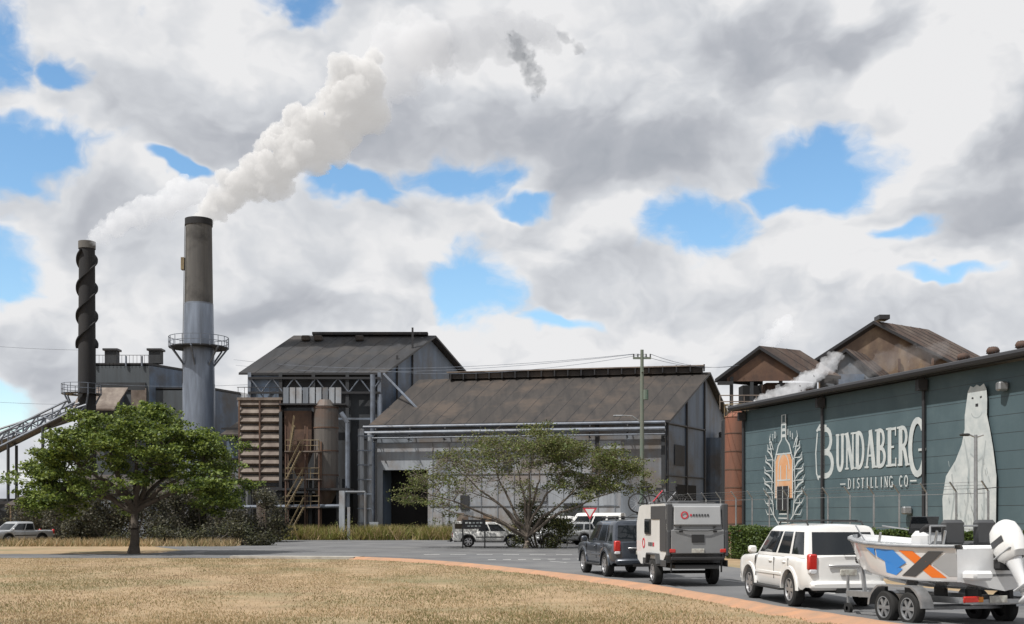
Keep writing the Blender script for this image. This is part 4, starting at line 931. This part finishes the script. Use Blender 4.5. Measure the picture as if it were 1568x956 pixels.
e.cyl((4.6,0,.5),(4.75,0,1.35),.05,'galv',n=8); e.cyl((4.7,-.12,1.25),(4.7,.12,1.25),.09,'plastic',n=10); e.cyl((5,.18,.9),(5,.18,.25),.035,'galv',n=8); e.lathe((5,.18,.15),(0,1,0),[(-.04,.05),(-.04,.13),(.04,.13),(.04,.05)],'rubber',16)
tr=e.obj('trailer',smooth=40)
bt=empty('boat_trailer',(9.15,21.8,gz(22.6)-.03),R(90+16)); bt.rotation_euler[1]=R(1.6)
for o in(bo,ou,tr): o.parent=bt
# ---------------------------------------------------------------- smoke (homogeneous volumes inside billowing meshes)
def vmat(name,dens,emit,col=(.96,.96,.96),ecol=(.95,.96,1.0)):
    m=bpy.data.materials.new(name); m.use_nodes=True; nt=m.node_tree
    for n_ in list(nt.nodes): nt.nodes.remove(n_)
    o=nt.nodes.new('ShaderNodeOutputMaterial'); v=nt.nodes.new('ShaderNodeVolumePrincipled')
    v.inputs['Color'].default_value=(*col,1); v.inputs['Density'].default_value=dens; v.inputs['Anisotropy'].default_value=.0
    v.inputs['Emission Strength'].default_value=emit*dens; v.inputs['Emission Color'].default_value=(*ecol,1)  # glow added to brighten the smoke in place of repeated light scattering
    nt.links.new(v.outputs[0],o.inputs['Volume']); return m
def plume(name,path,m,dens_pts,voxel,disp,size,seed,rmin=.3,rmax=.62):
    rr=random.Random(seed)
    import bmesh
    bm=bmesh.new()
    for i in range(len(path)-1):
        (a,ra),(b,rb)=path[i],path[i+1]; a=Vector(a);b=Vector(b); k=max(2,int((b-a).length/(ra*.35)))
        for q in range(k):
            t=q/k; p=a.lerp(b,t); r=ra+(rb-ra)*t
            bmesh.ops.create_icosphere(bm,subdivisions=2,radius=r*.62,matrix=Matrix.Translation(p))
            for j in range(dens_pts):
                d=Vector((rr.gauss(0,1),rr.gauss(0,1),rr.gauss(0,1))); d.normalize(); rs=r*rr.uniform(rmin,rmax)
                mt=Matrix.Translation(p+d*(r-rs)*rr.uniform(.5,1.15))
                bmesh.ops.create_icosphere(bm,subdivisions=2,radius=rs,matrix=mt)
    me=bpy.data.meshes.new(name); bm.to_mesh(me); bm.free(); me.materials.append(m)
    o=bpy.data.objects.new(name,me); scn.collection.objects.link(o)
    md=o.modifiers.new('r','REMESH'); md.mode='VOXEL'; md.voxel_size=voxel
    for s_,st_ in((size,disp),(size*.4,disp*.5),(size*.16,disp*.22)):
        tx=bpy.data.textures.new(name,'CLOUDS'); tx.noise_scale=s_; tx.noise_depth=2
        d=o.modifiers.new('d','DISPLACE'); d.texture=tx; d.strength=st_; d.mid_level=.5; d.texture_coords='GLOBAL'
    return o
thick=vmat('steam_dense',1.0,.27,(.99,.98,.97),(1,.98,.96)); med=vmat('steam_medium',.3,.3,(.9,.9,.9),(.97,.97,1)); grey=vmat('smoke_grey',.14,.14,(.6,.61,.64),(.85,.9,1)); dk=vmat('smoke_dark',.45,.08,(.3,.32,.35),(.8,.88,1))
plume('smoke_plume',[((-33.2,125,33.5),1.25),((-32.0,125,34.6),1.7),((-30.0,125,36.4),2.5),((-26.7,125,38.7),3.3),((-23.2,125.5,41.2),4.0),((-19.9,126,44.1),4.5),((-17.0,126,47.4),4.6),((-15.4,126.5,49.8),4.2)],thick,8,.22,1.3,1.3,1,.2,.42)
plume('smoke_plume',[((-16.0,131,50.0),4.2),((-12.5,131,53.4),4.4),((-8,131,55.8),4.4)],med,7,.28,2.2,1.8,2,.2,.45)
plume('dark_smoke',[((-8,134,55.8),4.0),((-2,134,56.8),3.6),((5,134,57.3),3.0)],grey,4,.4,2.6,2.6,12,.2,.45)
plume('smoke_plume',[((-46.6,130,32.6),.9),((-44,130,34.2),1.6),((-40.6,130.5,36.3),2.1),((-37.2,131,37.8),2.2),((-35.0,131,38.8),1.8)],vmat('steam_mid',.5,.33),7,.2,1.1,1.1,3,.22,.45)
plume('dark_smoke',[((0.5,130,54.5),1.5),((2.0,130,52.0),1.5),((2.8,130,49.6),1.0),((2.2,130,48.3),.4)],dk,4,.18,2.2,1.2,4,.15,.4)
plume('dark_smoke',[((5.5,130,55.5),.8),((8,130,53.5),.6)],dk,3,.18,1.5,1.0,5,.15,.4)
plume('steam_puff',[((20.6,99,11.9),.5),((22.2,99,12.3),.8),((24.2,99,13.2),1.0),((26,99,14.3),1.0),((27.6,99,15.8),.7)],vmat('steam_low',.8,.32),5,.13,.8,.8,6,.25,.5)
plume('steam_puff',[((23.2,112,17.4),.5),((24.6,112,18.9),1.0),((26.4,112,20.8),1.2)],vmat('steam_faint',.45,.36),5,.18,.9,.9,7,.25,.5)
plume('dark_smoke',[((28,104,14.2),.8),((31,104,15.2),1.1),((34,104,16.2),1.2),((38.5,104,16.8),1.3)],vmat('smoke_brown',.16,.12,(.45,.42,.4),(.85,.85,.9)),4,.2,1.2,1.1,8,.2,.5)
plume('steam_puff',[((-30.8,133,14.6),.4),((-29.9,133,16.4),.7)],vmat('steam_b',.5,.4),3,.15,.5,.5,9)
# ---------------------------------------------------------------- world
sd=Vector((-.45,-.33,.83)).normalized()
elev=math.asin(sd.z); az=math.atan2(sd.x,sd.y)
w=bpy.data.worlds.new('World'); scn.world=w; w.use_nodes=True; nt=w.node_tree; nd=nt.nodes; L=nt.links
for n_ in list(nd): nd.remove(n_)
def mth(op,a,b=None,c=None,clamp=False):
    n_=nd.new('ShaderNodeMath'); n_.operation=op; n_.use_clamp=clamp
    for i,v in enumerate((a,b,c)):
        if v is None: continue
        if isinstance(v,(int,float)): n_.inputs[i].default_value=v
        else: L.new(v,n_.inputs[i])
    return n_.outputs[0]
def vm(op,a,b=None,out=0,scale=None):
    n_=nd.new('ShaderNodeVectorMath'); n_.operation=op
    for i,v in enumerate((a,b)):
        if v is None: continue
        if isinstance(v,tuple): n_.inputs[i].default_value=v
        else: L.new(v,n_.inputs[i])
    if scale is not None: n_.inputs['Scale'].default_value=scale
    return n_.outputs['Value'] if out=='v' else n_.outputs[0]
def mr(v,a,b,c=0,d=1,smooth=True):
    n_=nd.new('ShaderNodeMapRange'); n_.interpolation_type='SMOOTHSTEP' if smooth else 'LINEAR'
    for i,q in enumerate((a,b,c,d)): n_.inputs[i+1].default_value=q
    L.new(v,n_.inputs[0]); return n_.outputs[0]
def noise(v,sc,det=8,ro=.55,out='Fac'):
    n_=nd.new('ShaderNodeTexNoise'); n_.inputs['Scale'].default_value=sc; n_.inputs['Detail'].default_value=det; n_.inputs['Roughness'].default_value=ro; L.new(v,n_.inputs['Vector']); return n_.outputs[out]
D=nd.new('ShaderNodeTexCoord').outputs['Generated']
Ds=vm('MULTIPLY',D,(1,1,1.5))
wc=noise(Ds,8,4,.55,'Color'); wv=vm('SCALE',vm('SUBTRACT',wc,(.5,.5,.5)),scale=.11)
Dw=vm('ADD',D,wv)
def blob(px,py,rx,ry,src=Dw,i0=.15,i1=1.45):
    c=Vector(((px-784)/1800,1,(790-py)/1800)).normalized()
    v=vm('MULTIPLY',vm('SUBTRACT',src,tuple(c)),(1800/rx,1800/rx,1800/ry)); return mr(vm('LENGTH',v,out='v'),i0,i1,1,0)
def mx(l):
    o=l[0]
    for q in l[1:]: o=mth('MAXIMUM',o,q)
    return o
gap=mx([blob(*q) for q in ((0,50,85,110),(95,130,60,42),(30,238,160,48),(5,380,90,70),(700,265,100,48),(735,435,105,95),(575,292,90,30),(1085,345,110,76),(1275,255,100,68),(1195,290,60,40),(800,300,70,24),(1385,365,60,26),(1440,438,90,18),(300,275,60,18),(440,20,60,24),(10,620,80,50),(860,490,80,24))])
fb=noise(vm('MULTIPLY',Dw,(1,1,1.3)),9,8,.6)
dr=mth('SUBTRACT',mth('ADD',fb,.21),mth('MULTIPLY',gap,.52))
dens=mr(dr,.25,.52)
off=vm('ADD',Dw,tuple(Vector((-.010,0,.026))))
sA=noise(vm('MULTIPLY',Dw,(1,1,1.3)),9,6,.52); sB=noise(vm('MULTIPLY',off,(1,1,1.3)),9,4,.5)
emb=mth('MULTIPLY',mth('SUBTRACT',sA,sB),1.7)
big=noise(vm('MULTIPLY',D,(1,1,2.0)),4.2,2,.5)
dark=mx([blob(*q,i0=0,i1=1.3) for q in ((930,240,290,85),(240,170,190,80),(600,250,150,90),(1150,60,260,50),(1490,350,150,50),(470,480,200,36),(1500,230,110,40))])
lite=mx([blob(*q,i0=0,i1=1.3) for q in ((1010,360,100,60),(1160,430,200,60),(1400,230,110,70),(900,520,260,60),(60,310,110,40),(1430,120,180,70),(200,440,200,90),(800,90,200,50),(1300,500,250,60))])
br=mth('ADD',mth('ADD',.79,emb),mth('MULTIPLY',mth('SUBTRACT',big,.5),-.75))
br=mth('ADD',mth('SUBTRACT',br,mth('MULTIPLY',dark,.29)),mth('MULTIPLY',lite,.14))
br=mth('ADD',br,mth('MULTIPLY',mr(dr,.36,.72,1,0),.16),clamp=True)
cm=nd.new('ShaderNodeValToRGB'); cr=cm.color_ramp
cr.elements[0].position=.1; cr.elements[0].color=(.36,.39,.44,1); cr.elements[1].position=1; cr.elements[1].color=(.88,.88,.89,1)
e1=cr.elements.new(.5); e1.color=(.50,.52,.565,1); e2=cr.elements.new(.78); e2.color=(.69,.71,.745,1)
L.new(br,cm.inputs[0])
sky=nd.new('ShaderNodeTexSky'); sky.sky_type='NISHITA'; sky.sun_disc=False; sky.sun_elevation=elev; sky.sun_rotation=az; sky.air_density=1.0; sky.dust_density=.4
hs=nd.new('ShaderNodeHueSaturation'); hs.inputs['Saturation'].default_value=1.18; hs.inputs['Value'].default_value=1.25; hs.inputs['Hue'].default_value=.495; L.new(sky.outputs[0],hs.inputs['Color'])
b1=nd.new('ShaderNodeBackground'); b1.inputs['Strength'].default_value=.14; L.new(hs.outputs[0],b1.inputs['Color'])
b2=nd.new('ShaderNodeBackground'); L.new(cm.outputs[0],b2.inputs['Color']); b2.inputs['Strength'].default_value=.95
ms=nd.new('ShaderNodeMixShader'); L.new(dens,ms.inputs[0]); L.new(b1.outputs[0],ms.inputs[1]); L.new(b2.outputs[0],ms.inputs[2])
wo=nd.new('ShaderNodeOutputWorld'); L.new(ms.outputs[0],wo.inputs[0])
sun=bpy.data.lights.new('sun','SUN'); sun.energy=4.8; sun.angle=R(.6); sun.color=(1,.96,.9)
so=bpy.data.objects.new('sun',sun); scn.collection.objects.link(so); so.rotation_euler=sd.to_track_quat('Z','Y').to_euler(); so.location=(0,0,60)
# ---------------------------------------------------------------- camera
cd=bpy.data.cameras.new('camera'); cd.lens=41.33; cd.sensor_width=36; cd.shift_y=.199; cd.clip_end=6000; cd.clip_start=.1
co=bpy.data.objects.new('camera',cd); scn.collection.objects.link(co); co.location=(0,0,2.2); co.rotation_euler=(R(90),0,0); scn.camera=co
scn.view_settings.view_transform='Standard'; scn.view_settings.look='None'; scn.view_settings.exposure=0
